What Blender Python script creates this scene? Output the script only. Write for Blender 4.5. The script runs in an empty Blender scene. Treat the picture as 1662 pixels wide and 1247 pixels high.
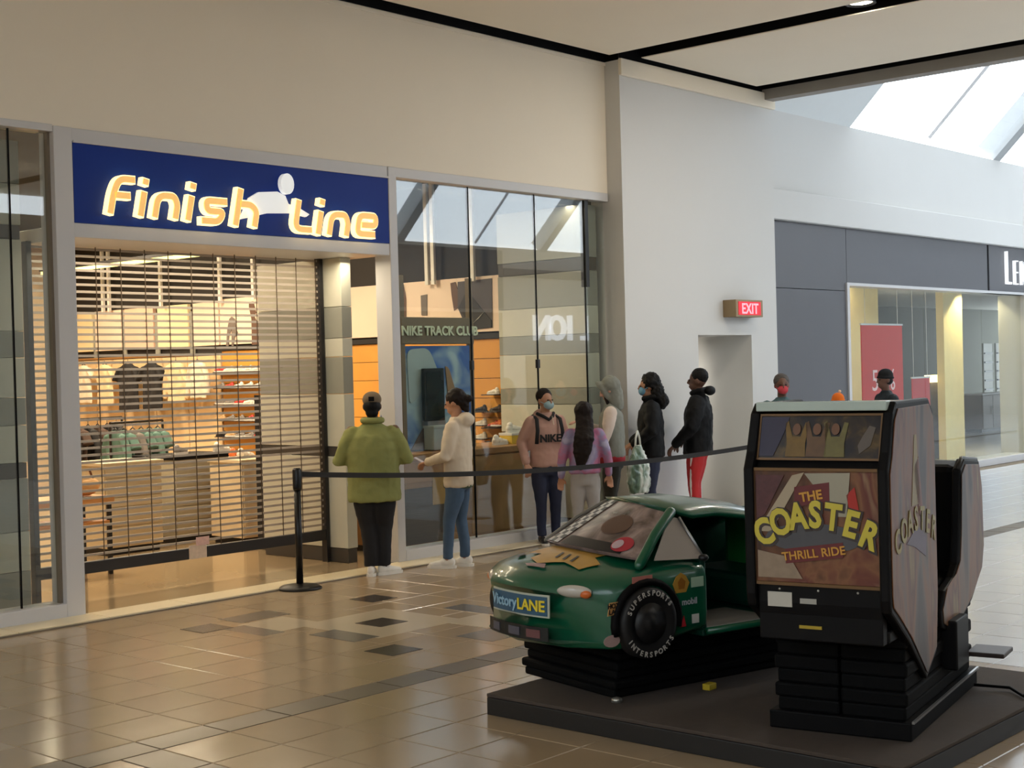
import bpy, bmesh, math, random
from mathutils import Vector, Matrix, noise
random.seed(7)
PI = math.pi
C = bpy.context.scene.collection
SC = bpy.context.scene

# ------------------------------------------------------------------ camera
W, H = 1662, 1247
F, YAW, PITCH, ROLL, DIST, EYE = 2300.0, math.radians(48.43), math.radians(-.614), math.radians(-1.515), 10.442, 1.95
_w = Vector((math.sin(YAW)*math.cos(PITCH), math.cos(YAW)*math.cos(PITCH), math.sin(PITCH)))
_r0 = Vector((math.cos(YAW), -math.sin(YAW), 0)); _u0 = _r0.cross(_w)
_r = _r0*math.cos(ROLL)+_u0*math.sin(ROLL); _u = _u0*math.cos(ROLL)-_r0*math.sin(ROLL)
CAM = Vector((0, -DIST, EYE))
cd = bpy.data.cameras.new('camera'); cam = bpy.data.objects.new('camera', cd); C.objects.link(cam)
m3 = Matrix((_r, _u, -_w)).transposed()
cam.matrix_world = Matrix.Translation(CAM) @ m3.to_4x4()
cd.sensor_fit = 'HORIZONTAL'; cd.sensor_width = 36; cd.lens = 36*F/W; cd.clip_end = 300
SC.camera = cam
def _ray(x, y): return _r*((x-W/2)/F)-_u*((y-H/2)/F)+_w
def onY(x, y, Y=0): d = _ray(x, y); return CAM+d*((Y-CAM.y)/d.y)
def onX(x, y, X=0): d = _ray(x, y); return CAM+d*((X-CAM.x)/d.x)
def onZ(x, y, Z=0): d = _ray(x, y); return CAM+d*((Z-CAM.z)/d.z)
def proj(p):
    d = Vector(p)-CAM; z = d.dot(_w)
    return (W/2+F*d.dot(_r)/z, H/2-F*d.dot(_u)/z, z)

# ------------------------------------------------------------------ sky, exposure, large lights
wd = bpy.data.worlds.new('sky'); SC.world = wd; wd.use_nodes = True
bg = wd.node_tree.nodes['Background']; bg.inputs[0].default_value = (.86, .93, 1, 1); bg.inputs[1].default_value = 3.4
SC.view_settings.view_transform = 'Standard'; SC.view_settings.look = 'None'
SC.view_settings.exposure = 0.45; SC.view_settings.gamma = 1; SC.view_settings.use_curve_mapping = False
try:
    SC.cycles.max_bounces = 10; SC.cycles.transparent_max_bounces = 24; SC.cycles.sample_clamp_indirect = 6
    SC.cycles.caustics_reflective = False; SC.cycles.caustics_refractive = False; SC.cycles.use_denoising = True
except Exception: pass
def area(name, loc, sx, sy, power, col, rot=(0, 0, 0), portal=False, spread=None):
    l = bpy.data.lights.new(name, 'AREA'); l.shape = 'RECTANGLE'; l.size = sx; l.size_y = sy; l.energy = power; l.color = col
    if portal: l.cycles.is_portal = True
    if spread: l.spread = spread
    o = bpy.data.objects.new(name, l); o.location = loc; o.rotation_euler = rot; C.objects.link(o); return o
HALL = 15.5      # width of the hall
BAYS = [(19.7, 25.05), (25.35, 30.7), (31.0, 36.35), (36.65, 42.0)]
ADDED_BAYS = [(-26.4, -21.0), (-20.7, -15.3), (-15.0, -9.6), (-9.3, -3.9)]      # unseen second court, added behind the camera to bring in daylight
for k, (a, b) in enumerate(BAYS+ADDED_BAYS):
    area('skylight_portal', ((a+b)/2, -1.95, 7.4), b-a, 5.2, 1, (1, 1, 1), (math.radians(-45), 0, 0), True)
    area('skylight_portal', ((a+b)/2, -HALL+1.95, 7.15), b-a, 5.2, 1, (1, 1, 1), (math.radians(45), 0, 0), True)
WARM = (1, .8, .55)
# shop ceiling lighting behind the grille and the windows
for (x, y, p_) in [(8, 3.2, 115), (11.2, 3.4, 95), (8.5, 7, 130), (11.6, 6.6, 125), (11.4, 9.8, 125), (4.5, 3.5, 60)]:
    area('shop_ceiling_light', (x, y, 4.2), 1.6, .6, p_, WARM)
area('entrance_soffit_light', (8.1, .3, 3.08), 3.3, .12, 26, (1, .86, .62))
area('window_soffit_light', (11.8, .35, 3.9), 3.0, .12, 16, (1, .86, .66))
area('optician_ceiling_light', (21.6, 2.0, 3.3), 3, 1.5, 60, (1, .84, .56))
area('optician_ceiling_light', (26.5, 2.6, 3.3), 3, 1.5, 45, (1, .9, .7))

# ------------------------------------------------------------------ materials
def lin(c):
    return tuple(((v/255)/12.92 if v/255 <= .04045 else ((v/255+.055)/1.055)**2.4) for v in c)
MATS = {}
def M(name, rgb, rough=.5, metal=0, var=.08, scale=6, bump=0, bscale=40, emit=0, ecol=None, spec=.5, objvar=0, coat=0):
    if name in MATS: return MATS[name]
    m = bpy.data.materials.new(name); m.use_nodes = True; nt = m.node_tree; b = nt.nodes['Principled BSDF']
    c = lin(rgb); b.inputs['Roughness'].default_value = rough; b.inputs['Metallic'].default_value = metal
    b.inputs['Specular IOR Level'].default_value = spec; b.inputs['Coat Weight'].default_value = coat
    if coat: b.inputs['Coat Roughness'].default_value = .08
    tc = nt.nodes.new('ShaderNodeTexCoord'); n = nt.nodes.new('ShaderNodeTexNoise'); n.inputs['Scale'].default_value = scale; n.inputs['Detail'].default_value = 4
    nt.links.new(tc.outputs['Object'], n.inputs['Vector'])
    mx = nt.nodes.new('ShaderNodeMix'); mx.data_type = 'RGBA'
    mx.inputs[6].default_value = (*[v*(1-var) for v in c], 1); mx.inputs[7].default_value = (*[min(1, v*(1+var)) for v in c], 1)
    nt.links.new(n.outputs['Fac'], mx.inputs[0]); out = mx.outputs[2]
    if objvar:
        oi = nt.nodes.new('ShaderNodeObjectInfo'); hs = nt.nodes.new('ShaderNodeHueSaturation')
        ma = nt.nodes.new('ShaderNodeMath'); ma.operation = 'MULTIPLY_ADD'; ma.inputs[1].default_value = objvar; ma.inputs[2].default_value = 1-objvar/2
        nt.links.new(oi.outputs['Random'], ma.inputs[0]); nt.links.new(ma.outputs[0], hs.inputs['Value']); nt.links.new(out, hs.inputs['Color']); out = hs.outputs[0]
    nt.links.new(out, b.inputs['Base Color'])
    if bump:
        n2 = nt.nodes.new('ShaderNodeTexNoise'); n2.inputs['Scale'].default_value = bscale; nt.links.new(tc.outputs['Object'], n2.inputs['Vector'])
        bp = nt.nodes.new('ShaderNodeBump'); bp.inputs['Strength'].default_value = bump; bp.inputs['Distance'].default_value = .01
        nt.links.new(n2.outputs['Fac'], bp.inputs['Height']); nt.links.new(bp.outputs[0], b.inputs['Normal'])
    if emit:
        b.inputs['Emission Color'].default_value = (*lin(ecol or rgb), 1); b.inputs['Emission Strength'].default_value = emit
    MATS[name] = m; return m
def glass(name, tint=(.93, .97, .95), refl=.0, ior=1.5):
    if name in MATS: return MATS[name]
    m = bpy.data.materials.new(name); m.use_nodes = True; nt = m.node_tree; nt.nodes.clear()
    o = nt.nodes.new('ShaderNodeOutputMaterial'); mx = nt.nodes.new('ShaderNodeMixShader'); t = nt.nodes.new('ShaderNodeBsdfTransparent'); g = nt.nodes.new('ShaderNodeBsdfGlossy')
    t.inputs[0].default_value = (*tint, 1); g.inputs['Roughness'].default_value = .01; g.inputs[0].default_value = (1, 1, 1, 1)
    f = nt.nodes.new('ShaderNodeFresnel'); f.inputs[0].default_value = ior; ad = nt.nodes.new('ShaderNodeMath'); ad.inputs[1].default_value = refl; ad.use_clamp = True
    ge = nt.nodes.new('ShaderNodeNewGeometry'); mi = nt.nodes.new('ShaderNodeMix'); mi.inputs[2].default_value = ior; mi.inputs[3].default_value = 1/ior
    nt.links.new(ge.outputs['Backfacing'], mi.inputs[0]); nt.links.new(mi.outputs[0], f.inputs[0])
    nt.links.new(f.outputs[0], ad.inputs[0]); nt.links.new(ad.outputs[0], mx.inputs[0]); nt.links.new(t.outputs[0], mx.inputs[1]); nt.links.new(g.outputs[0], mx.inputs[2]); nt.links.new(mx.outputs[0], o.inputs[0])
    MATS[name] = m; return m
def ramp_mat(name, cols, scale=(3, 3, 3), rough=.35, detail=3, distort=.6, wave=False):
    """printed artwork: soft blotches of several colours"""
    if name in MATS: return MATS[name]
    m = bpy.data.materials.new(name); m.use_nodes = True; nt = m.node_tree; b = nt.nodes['Principled BSDF']; b.inputs['Roughness'].default_value = rough
    tc = nt.nodes.new('ShaderNodeTexCoord'); mp = nt.nodes.new('ShaderNodeMapping'); mp.inputs['Scale'].default_value = scale
    n = nt.nodes.new('ShaderNodeTexNoise'); n.inputs['Scale'].default_value = 1; n.inputs['Detail'].default_value = detail; n.inputs['Distortion'].default_value = distort
    r = nt.nodes.new('ShaderNodeValToRGB'); e = r.color_ramp.elements
    k = len(cols)
    for i, c in enumerate(cols):
        pos = .3+.4*i/(k-1)
        el = e[0] if i == 0 else (e[1] if i == 1 else e.new(pos))
        el.position = pos; el.color = (*lin(c), 1)
    nt.links.new(tc.outputs['Object'], mp.inputs[0]); nt.links.new(mp.outputs[0], n.inputs['Vector']); nt.links.new(n.outputs['Fac'], r.inputs[0]); nt.links.new(r.outputs[0], b.inputs['Base Color'])
    MATS[name] = m; return m

WALL = M('warm white plaster', (240, 229, 210), .75, var=.03, scale=1.2)
PILLAR = M('white plaster', (215, 213, 209), .7, var=.02, scale=1.5)
TRIM = M('white painted metal trim', (205, 203, 203), .4, var=.02)
CEIL = M('ceiling board', (243, 231, 210), .8, var=.03, scale=1)
BLACK = M('matt black', (8, 7, 8), .65, var=.1, spec=.15)
DARK = M('near black paint', (24, 23, 25), .45, var=.1)
GLASS = glass('shop window glass', (.93, .96, .95), .02, 1.55)
SKYG = glass('skylight glass', (.95, .98, 1), .0, 1.4)

# ------------------------------------------------------------------ mesh helpers
class G:
    def __init__(s): s.v = []; s.f = []
    def add(s, vs, fs):
        o = len(s.v); s.v += [tuple(p) for p in vs]; s.f += [tuple(i+o for i in f) for f in fs]; return s
    def box(s, x0, x1, y0, y1, z0, z1):
        if x1 < x0: x0, x1 = x1, x0
        if y1 < y0: y0, y1 = y1, y0
        if z1 < z0: z0, z1 = z1, z0
        return s.add([(x0, y0, z0), (x1, y0, z0), (x1, y1, z0), (x0, y1, z0), (x0, y0, z1), (x1, y0, z1), (x1, y1, z1), (x0, y1, z1)],
                     [(3, 2, 1, 0), (4, 5, 6, 7), (0, 1, 5, 4), (1, 2, 6, 5), (2, 3, 7, 6), (3, 0, 4, 7)])
    def loft(s, rings, cap=True, closed=True):
        n = len(rings[0]); vs = [p for r in rings for p in r]; fs = []
        for i in range(len(rings)-1):
            for j in range(n if closed else n-1):
                k = (j+1) % n; fs.append((i*n+j, i*n+k, (i+1)*n+k, (i+1)*n+j))
        if cap: fs.append(tuple(range(n))[::-1]); fs.append(tuple((len(rings)-1)*n+j for j in range(n)))
        return s.add(vs, fs)
    def ell(s, c, r, n=14, m=9):
        rings = []
        for i in range(m+1):
            t = -PI/2+PI*(i+.02 if i == 0 else (i-.02 if i == m else i))/m
            rings.append([(c[0]+r[0]*math.cos(t)*math.cos(2*PI*j/n), c[1]+r[1]*math.cos(t)*math.sin(2*PI*j/n), c[2]+r[2]*math.sin(t)) for j in range(n)])
        return s.loft(rings)
    def tube(s, pts, rad, n=10, round_ends=False, flat=1.0, up=(0, 0, 1)):
        pts = [Vector(p) for p in pts]; rad = list(rad) if hasattr(rad, '__len__') else [rad]*len(pts)
        if round_ends:
            d0 = (pts[0]-pts[1]).normalized(); d1 = (pts[-1]-pts[-2]).normalized(); r0, r1 = rad[0], rad[-1]
            pts = [pts[0]+d0*r0*.95, pts[0]+d0*r0*.6]+pts+[pts[-1]+d1*r1*.6, pts[-1]+d1*r1*.95]; rad = [r0*.3, r0*.8]+rad+[r1*.8, r1*.3]
        rings = []; up = Vector(up); side = None
        for i, p in enumerate(pts):
            t = (pts[min(i+1, len(pts)-1)]-pts[max(i-1, 0)]).normalized()
            if side is None:
                a = up if abs(t.dot(up)) < .95 else Vector((1, 0, 0)); side = t.cross(a).normalized()
            side = (side-t*side.dot(t)).normalized(); nn = side.cross(t)
            rings.append([p+side*(rad[i]*math.cos(2*PI*j/n))+nn*(rad[i]*flat*math.sin(2*PI*j/n)) for j in range(n)])
        return s.loft(rings)
    def lathe(s, prof, c=(0, 0, 0), n=24):
        return s.loft([[(c[0]+r*math.cos(2*PI*j/n), c[1]+r*math.sin(2*PI*j/n), c[2]+z) for j in range(n)] for r, z in prof])
    def prism(s, poly, d, f):
        """poly: 2d points, extruded from 0 to d; f maps (a,b,depth) to a point"""
        n = len(poly); vs = [f(a, b, 0) for a, b in poly]+[f(a, b, d) for a, b in poly]
        fs = [tuple(range(n))[::-1], tuple(range(n, 2*n))]+[(i, (i+1) % n, n+(i+1) % n, n+i) for i in range(n)]
        return s.add(vs, fs)
    def stroke(s, pts, w, d, f):
        """thick flat line through 2d points"""
        P = [Vector((a, b)) for a, b in pts]; L, R = [], []
        for i, p in enumerate(P):
            t0 = (P[i]-P[i-1]).normalized() if i else None; t1 = (P[i+1]-P[i]).normalized() if i < len(P)-1 else None
            if t0 is None: n = Vector((-t1.y, t1.x)); k = 1
            elif t1 is None: n = Vector((-t0.y, t0.x)); k = 1
            else:
                n = (Vector((-t0.y, t0.x))+Vector((-t1.y, t1.x))).normalized(); k = 1/max(.5, n.dot(Vector((-t0.y, t0.x))))
            L.append(p+n*w/2*k); R.append(p-n*w/2*k)
        n = len(P); vs = []; fs = []
        for q in (0, d):
            vs += [f(a.x, a.y, q) for a in L]+[f(a.x, a.y, q) for a in R]
        for i in range(n-1):
            fs += [(i, i+1, n+i+1, n+i), (2*n+i, 3*n+i, 3*n+i+1, 2*n+i+1), (i, 2*n+i, 2*n+i+1, i+1), (n+i, n+i+1, 3*n+i+1, 3*n+i)]
        fs += [(0, n, 3*n, 2*n), (n-1, 3*n-1, 4*n-1, 2*n-1)]
        return s.add(vs, fs)
def mesh(name, g):
    me = bpy.data.meshes.new(name); me.from_pydata(g.v, [], g.f); me.update()
    bm = bmesh.new(); bm.from_mesh(me); bmesh.ops.recalc_face_normals(bm, faces=bm.faces); bm.to_mesh(me); bm.free(); return me
def ob(name, g, mat, parent=None, smooth=False, bevel=0, loc=None, rot=None, remesh=0, sm=4, disp=0, dscale=.12, seg=2):
    me = g if isinstance(g, bpy.types.Mesh) else mesh(name, g)
    o = bpy.data.objects.new(name, me); C.objects.link(o)
    if mat is not None:
        if len(me.materials) == 0: me.materials.append(mat)
        else:
            o.material_slots[0].link = 'OBJECT'; o.material_slots[0].material = mat
    if parent is not None: o.parent = parent
    if loc is not None: o.location = loc
    if rot is not None: o.rotation_euler = rot
    if smooth or remesh:
        for p in me.polygons: p.use_smooth = True
    if bevel:
        b = o.modifiers.new('bevel', 'BEVEL'); b.width = bevel; b.segments = seg; b.limit_method = 'ANGLE'; b.angle_limit = math.radians(40)
    if remesh:
        r = o.modifiers.new('remesh', 'REMESH'); r.mode = 'VOXEL'; r.voxel_size = remesh; r.use_smooth_shade = True
        if sm: s_ = o.modifiers.new('smooth', 'SMOOTH'); s_.factor = .5; s_.iterations = sm
        if disp:
            key = 'folds%.2f' % dscale
            t = bpy.data.textures.get(key)
            if not t: t = bpy.data.textures.new(key, 'CLOUDS'); t.noise_scale = dscale
            d = o.modifiers.new('folds', 'DISPLACE'); d.texture = t; d.strength = disp; d.mid_level = .5; d.texture_coords = 'LOCAL'
    return o
def tag(o, label=None, cat=None, group=None, kind=None):
    if label: o['label'] = label
    if cat: o['category'] = cat
    if group: o['group'] = group
    if kind: o['kind'] = kind
    return o
def thing(name, label, cat, loc=(0, 0, 0), rotz=0, group=None):
    o = bpy.data.objects.new(name, None); C.objects.link(o); o.location = loc; o.rotation_euler = (0, 0, rotz); o.empty_display_size = .1
    return tag(o, label, cat, group)
def struct(name, label=None, loc=(0, 0, 0)):
    o = bpy.data.objects.new(name, None); C.objects.link(o); o.location = loc; o['kind'] = 'structure'
    if label: o['label'] = label
    return o
def dup(root, loc, rotz=None, label=None, group=None, mats=None):
    r = root.copy(); C.objects.link(r); r.location = loc
    if rotz is not None: r.rotation_euler = (root.rotation_euler[0], root.rotation_euler[1], rotz)
    if label: r['label'] = label
    if group: r['group'] = group
    def kids(a, b):
        for ch in list(a.children):
            c = ch.copy(); C.objects.link(c); c.parent = b
            nm = ch.name.split('.')[0]
            if mats and nm in mats:
                c.material_slots[0].link = 'OBJECT'; c.material_slots[0].material = mats[nm]
            kids(ch, c)
    kids(root, r); return r
def text_mesh(s, size=1, extrude=.01, bold=0, shear=0, name='lettering', align='CENTER', space=1):
    cu = bpy.data.curves.new(name, 'FONT'); cu.body = s; cu.size = size; cu.extrude = extrude; cu.offset = bold; cu.shear = shear; cu.align_x = align; cu.align_y = 'BOTTOM_BASELINE'; cu.space_character = space; cu.resolution_u = 3
    o = bpy.data.objects.new(name, cu); C.objects.link(o); bpy.context.view_layer.update()
    me = bpy.data.meshes.new_from_object(o.evaluated_get(bpy.context.evaluated_depsgraph_get())); bpy.data.objects.remove(o)
    me.name = name; return me
def place(me, org, xa, ya):
    """put a flat mesh (lettering) with its x along xa and y along ya"""
    xa = Vector(xa).normalized(); ya = Vector(ya).normalized(); za = xa.cross(ya)
    me.transform(Matrix.Translation(org) @ Matrix((xa, ya, za)).transposed().to_4x4()); return me
def round_poly(pts, r, n=5, closed=False):
    P = [Vector(p) for p in pts]; out = []
    for i, p in enumerate(P):
        if not closed and i in (0, len(P)-1): out.append(p); continue
        a, b = P[i-1], P[(i+1) % len(P)]; da = (a-p); db = (b-p); k = min(r, da.length*.48, db.length*.48); A = p+da.normalized()*k; B = p+db.normalized()*k
        for j in range(n+1):
            t = j/n; out.append(A*(1-t)**2+p*(2*t*(1-t))+B*t*t)
    return [tuple(q) for q in out]

# ================================================================== FLOOR
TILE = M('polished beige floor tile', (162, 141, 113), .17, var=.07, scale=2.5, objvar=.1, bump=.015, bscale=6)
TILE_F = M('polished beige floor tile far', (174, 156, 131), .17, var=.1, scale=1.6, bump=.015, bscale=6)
TILE_D = M('polished brown floor tile', (88, 76, 62), .3, var=.08, scale=3)
TILE_I = M('dark inlay tile', (70, 62, 56), .22, var=.1, scale=4)
TILE_G = M('grey floor tile', (112, 106, 98), .2, var=.08, scale=4)
TILE_L = M('pale floor tile', (192, 176, 150), .17, var=.05, scale=3)
floor = ob('floor', G().box(-30, 46, -HALL, 14, -.25, -.004), M('floor grout', (112, 98, 80), .5, var=.05))
tag(floor, 'polished beige tiled mall floor with brown band', kind='structure')
S = .44
def tile_mesh(sx, sy):
    b = .004; h = .0; z0 = -.004
    g = G(); x, y = sx/2-.003, sy/2-.003
    g.add([(-x, -y, z0), (x, -y, z0), (x, y, z0), (-x, y, z0), (-x+b, -y+b, h), (x-b, -y+b, h), (x-b, y-b, h), (-x+b, y-b, h)],
          [(4, 5, 6, 7), (0, 1, 5, 4), (1, 2, 6, 5), (2, 3, 7, 6), (3, 0, 4, 7)])
    return g
ME_T = mesh('floor_tile', tile_mesh(S, S)); ME_T.materials.append(TILE)
ME_GLARE = mesh('floor_tile', tile_mesh(S, S)); ME_GLARE.materials.append(M('court tile with painted glare', (214, 216, 220), .16, var=.06, scale=1.6))  # paler, cooler tile colour paints in the skylight glare
ME_B = mesh('floor_tile', tile_mesh(S, .25)); ME_B.materials.append(TILE_D)
ME_V = mesh('floor_tile', tile_mesh(.25, S)); ME_V.materials.append(TILE_D)
BX0, BY0 = 4.05, -3.85
cells = []
nx0, nx1 = -40, 95
for i in range(nx0, nx1):
    for j in range(0, 8):
        cells.append((BX0+.25+S*(i+.5), BY0+S*(j+.5)-.0, 't'))
    for j in range(0, 26):
        cells.append((BX0+.25+S*(i+.5) if i >= 0 else BX0+S*(i+.5), BY0-.25-S*(j+.5), 't'))
    if i >= 0: cells.append((BX0+.25+S*(i+.5), BY0-.125, 'b'))
    else: cells.append((BX0+.25+S*(i+.5), BY0-.125, 'b0'))
for j in range(0, 26): cells.append((BX0+.125, BY0-.25-S*(j+.5), 'v'))
cand, rest = [], []
for (x, y, k) in cells:
    d = Vector((x, y, 0))-CAM
    vis = False
    if d.dot(_w) > 1:
        px, py, z = proj((x, y, 0)); vis = -60 < px < 1720 and 700 < py < 1330
    if k != 'b0' and vis: cand.append((d.length, x, y, k))
    else: rest.append((x, y, k))
cand.sort(); near = cand[:290]; rest += [(x, y, k) for _, x, y, k in cand[290:]]
for d, x, y, k in near:
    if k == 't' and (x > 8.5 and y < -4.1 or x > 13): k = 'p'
    o = ob('floor_tile', {'t': ME_T, 'p': ME_GLARE, 'b': ME_B, 'v': ME_V}[k], None, floor, loc=(x, y, 0))
g = G(); gd = G(); gc = G()
for x, y, k in rest:
    t = {'t': tile_mesh(S, S), 'b': tile_mesh(S, .25), 'b0': tile_mesh(S, .25), 'v': tile_mesh(.25, S)}[k]
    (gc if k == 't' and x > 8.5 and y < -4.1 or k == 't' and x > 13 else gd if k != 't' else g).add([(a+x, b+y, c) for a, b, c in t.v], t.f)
ob('distant_floor_tiles', g, TILE_F, floor)['kind'] = 'stuff'
ob('glare_floor_tiles', gc, M('court tile with painted glare', (214, 216, 220), .16, var=.06, scale=1.6), floor)['kind'] = 'stuff'  # same glare tint on the farther tiles
ob('distant_band_tiles', gd, TILE_D, floor)['kind'] = 'stuff'
def inlay(x, y, sx, sy, mat, nm='inlay_tile', z=.0015):
    o = ob(nm, G().box(x-sx/2, x+sx/2, y-sy/2, y+sy/2, -.003, z), mat, floor); return o
for x, y in [(7.54, -2.33), (6.83, -3.21), (8.3, -1.42), (6.6, -1.36)]: inlay(x, y, .29, .29, TILE_I, z=.003)
ZI = .0008; inlay(7.54, -2.33, .92, .92, TILE_L, z=.0005)
for x, y, sx, sy, m_ in [(7.05, -1.7, .46, .5, TILE_L), (6.75, -1.75, .2, .5, TILE_G), (8.05, -2.95, .45, .45, TILE_L), (7.15, -1.25, .5, .3, TILE_D), (8.4, -2.65, .25, .75, TILE_G), (7.75, -3.4, .6, .36, TILE_G), (7.0, -2.5, .25, .5, TILE_G)]:
    inlay(x, y, sx, sy, m_, z=ZI); ZI += .00025
# shop floor inside and the pale threshold in front of the shop
ob('shop_floor_slab', G().box(2.2, 13.55, .02, 12.2, -.003, .012), M('glossy tan shop floor', (166, 144, 112), .12, var=.12, scale=1.5), floor)
ob('optician_floor_slab', G().box(17.2, 44, .02, 8, -.003, .012), M('pale optician floor', (190, 186, 180), .2, var=.06, scale=2), floor)
x = 2.4
TH = M('cream threshold stone', (232, 214, 176), .3, var=.05, scale=4, objvar=.05)
while x < 17.0:
    ob('threshold_stone', G().box(x+.003, x+.797, -.33, 0.0, -.003, .02), TH, floor, bevel=.004); x += .8
ob('threshold_edge', G().box(2.4, 17.0, -.36, -.331, -.003, .012), M('threshold edging', (122, 108, 90), .4), floor)

# ================================================================== FRONT WALL
wall = struct('wall_front', 'white shopfront wall with sign band')
g = G()
g.box(-8, -1, 0, .25, 0, 5.6); g.box(-1, 3.4, 0, .25, 0, 6.1); g.box(3.4, 13.6, 0, .25, 4.03, 6.1); g.box(3.4, 6.2, 0.0, .25, 4.0, 4.03)
ob('wall_face', g, WALL, wall)
ob('wall_cornice', G().box(-8, 13.6, -.02, 0, 5.56, 5.6), WALL, wall, bevel=.005)
# white metal frame of the shop front
g = G(); g.box(6.2, 6.37, -.03, .2, 0, 4.03); ob('frame_post', g, TRIM, wall, bevel=.006)
g = G(); g.box(9.94, 10.05, -.03, .2, 0, 4.03); ob('frame_post', g, TRIM, wall, bevel=.006)
ob('frame_header', G().box(6.37, 9.94, -.02, .2, 3.92, 4.03), TRIM, wall, bevel=.006)
ob('frame_transom', G().box(6.37, 9.94, -.02, .95, 3.13, 3.25), TRIM, wall, bevel=.006)
ob('frame_head_rail', G().box(10.05, 13.58, -.02, .12, 3.93, 4.03), TRIM, wall, bevel=.006)
ob('frame_sill', G().box(3.4, 6.2, -.03, .2, 0, .13), TRIM, wall, bevel=.006)
ob('frame_sill', G().box(10.05, 13.6, -.03, .2, 0, .13), TRIM, wall, bevel=.006)
ob('frame_head_rail', G().box(3.4, 6.2, -.02, .12, 3.98, 4.04), TRIM, wall, bevel=.004)
# shop interior shell
shell = struct('wall_shop', 'dark ceiling and side walls of the sports shop')
ob('shop_ceiling', G().box(2.2, 13.9, .26, 12.3, 4.45, 4.6), BLACK, shell)
ob('shop_back_wall', G().box(2.2, 13.9, 12.1, 12.3, 0, 4.45), M('warm shop wall', (214, 190, 160), .7), shell)
ob('shop_left_wall', G().box(2.0, 2.2, .26, 12.3, 0, 4.45), M('warm shop wall', (214, 190, 160), .7), shell)
SIDE = 13.56
ob('shop_side_wall', G().box(SIDE+.02, 13.9, .26, 12.3, 0, 4.45), M('shop side wall', (34, 30, 28), .7), shell)
# windows: frameless panes butted together
def pane_window(name, label, xs, z0, z1, y=.06):
    w = struct(name, label)
    for a, b in zip(xs[:-1], xs[1:]):
        ob('pane', G().box(a+.006, b-.006, y, y+.01, z0, z1), GLASS, w)
    for a in xs[1:-1]: ob('pane_joint', G().box(a-.006, a+.006, y-.004, y+.014, z0, z1), BLACK, w)
    return w
w1 = pane_window('window_1', 'narrow glass display window left of the entrance', [3.4, 4.6, 5.85, 6.2], .13, 3.98)
w2 = pane_window('window_2', 'tall frameless glass display window right of the entrance', [10.05, 11.2, 12.3, 13.2, 13.58], .13, 3.93)
for z in (2.0,):
    for x in (11.2, 12.3): ob('pane_clip', G().box(x-.02, x+.02, .045, .085, z-.05, z+.05), DARK, w2, bevel=.004)
ob('corner_mullion', G().box(13.2, 13.26, .04, .12, 2.9, 3.93), DARK, w2)
ob('edge_strip', G().box(6.175, 6.2, .03, .08, .13, 3.98), M('bronze strip', (128, 116, 100), .4), w1)

# pillar with the exit door
pil = struct('wall_pillar', 'white plastered pillar with the exit door recess')
g = G(); g.box(13.6, 15.13, -.22, .3, 0, 6.1); g.box(16.4, 17.06, -.22, .3, 0, 6.1); g.box(15.13, 16.4, -.22, .3, 2.32, 6.1)
ob('pillar_face', g, PILLAR, pil)
ob('pillar_cornice', G().box(13.58, 17.08, -.27, -.22, 5.42, 5.62), CEIL, pil, bevel=.01)
g = G(); g.box(16.4, 16.6, .3, 2.2, 0, 2.32); g.box(15.0, 15.13, .3, 2.2, 0, 2.32); g.box(15.0, 16.6, .3, 2.2, 2.32, 2.45); g.box(15.0, 16.6, 2.1, 2.2, 0, 2.32)
ob('recess_lining', g, PILLAR, pil)
door = struct('door_1', 'black framed glass exit door standing in the pillar recess')
DX = 16.12
ob('door_stile', G().box(15.95, 16.2, .55, .62, 0, 2.3), DARK, door, bevel=.004)
ob('door_head', G().box(15.13, 15.95, .55, .62, 2.06, 2.3), DARK, door, bevel=.004)
ob('door_stile', G().box(15.13, 15.2, .55, .62, 0, 2.06), DARK, door, bevel=.004)
ob('door_pane', G().box(15.2, 15.95, .58, .59, .2, 2.06), GLASS, door)
ob('door_bottom_rail', G().box(15.2, 15.95, .55, .62, 0, .2), DARK, door, bevel=.004)
hd = ob('door_closer', G().box(15.75, 15.98, .46, .55, 2.16, 2.24), M('brushed steel', (140, 140, 140), .35, .9), door, bevel=.006)
area('exit_corridor_light', (15.7, 1.4, 2.25), .8, .8, 18, (1, .95, .85))

# optician frontage
opt = struct('wall_right', 'grey optician frontage and white wall above it')
GREY = M('slate grey panel', (92, 92, 96), .42, var=.04, scale=2, objvar=.04)
for (a, b, z0, z1) in [(17.15, 19.48, 3.0, 3.95), (19.49, 24.68, 3.12, 3.95), (24.76, 30.2, 3.08, 3.95), (17.15, 19.48, 0, 2.992), (30.22, 44, 0, 3.95)]:
    ob('fascia_panel', G().box(a, b, 0, .2, z0, z1), GREY, opt, bevel=.005)
ob('panel_joint', G().box(24.68, 24.76, .02, .15, 3.08, 3.95), BLACK, opt)
ob('white_wall', G().box(17.06, 46, .0, .3, 3.95, 5.5), PILLAR, opt)
ob('wall_ledge', G().box(17.06, 46, -.1, 0, 3.95, 4.37), PILLAR, opt, bevel=.01)
ob('pillar_return', G().box(17.06, 17.15, -.05, .3, 0, 3.95), PILLAR, opt)
ob('window_sill', G().box(19.48, 26.3, -.05, .4, 0, .12), TRIM, opt, bevel=.005)
w3 = struct('window_3', 'optician shop window glass')
for a, b in [(19.5, 22.2), (22.22, 24.5), (24.52, 26.3)]: ob('pane', G().box(a, b, .06, .07, .12, 3.1), glass('optician glass', (.93, .96, .95), .0, 1.28), w3)
ob('window_jamb', G().box(19.44, 19.52, -.03, .12, 0, 3.12), TRIM, w3, bevel=.004)
ob('window_post', G().box(26.3, 26.75, -.03, .5, 0, 3.08), PILLAR, w3, bevel=.01)
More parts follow.
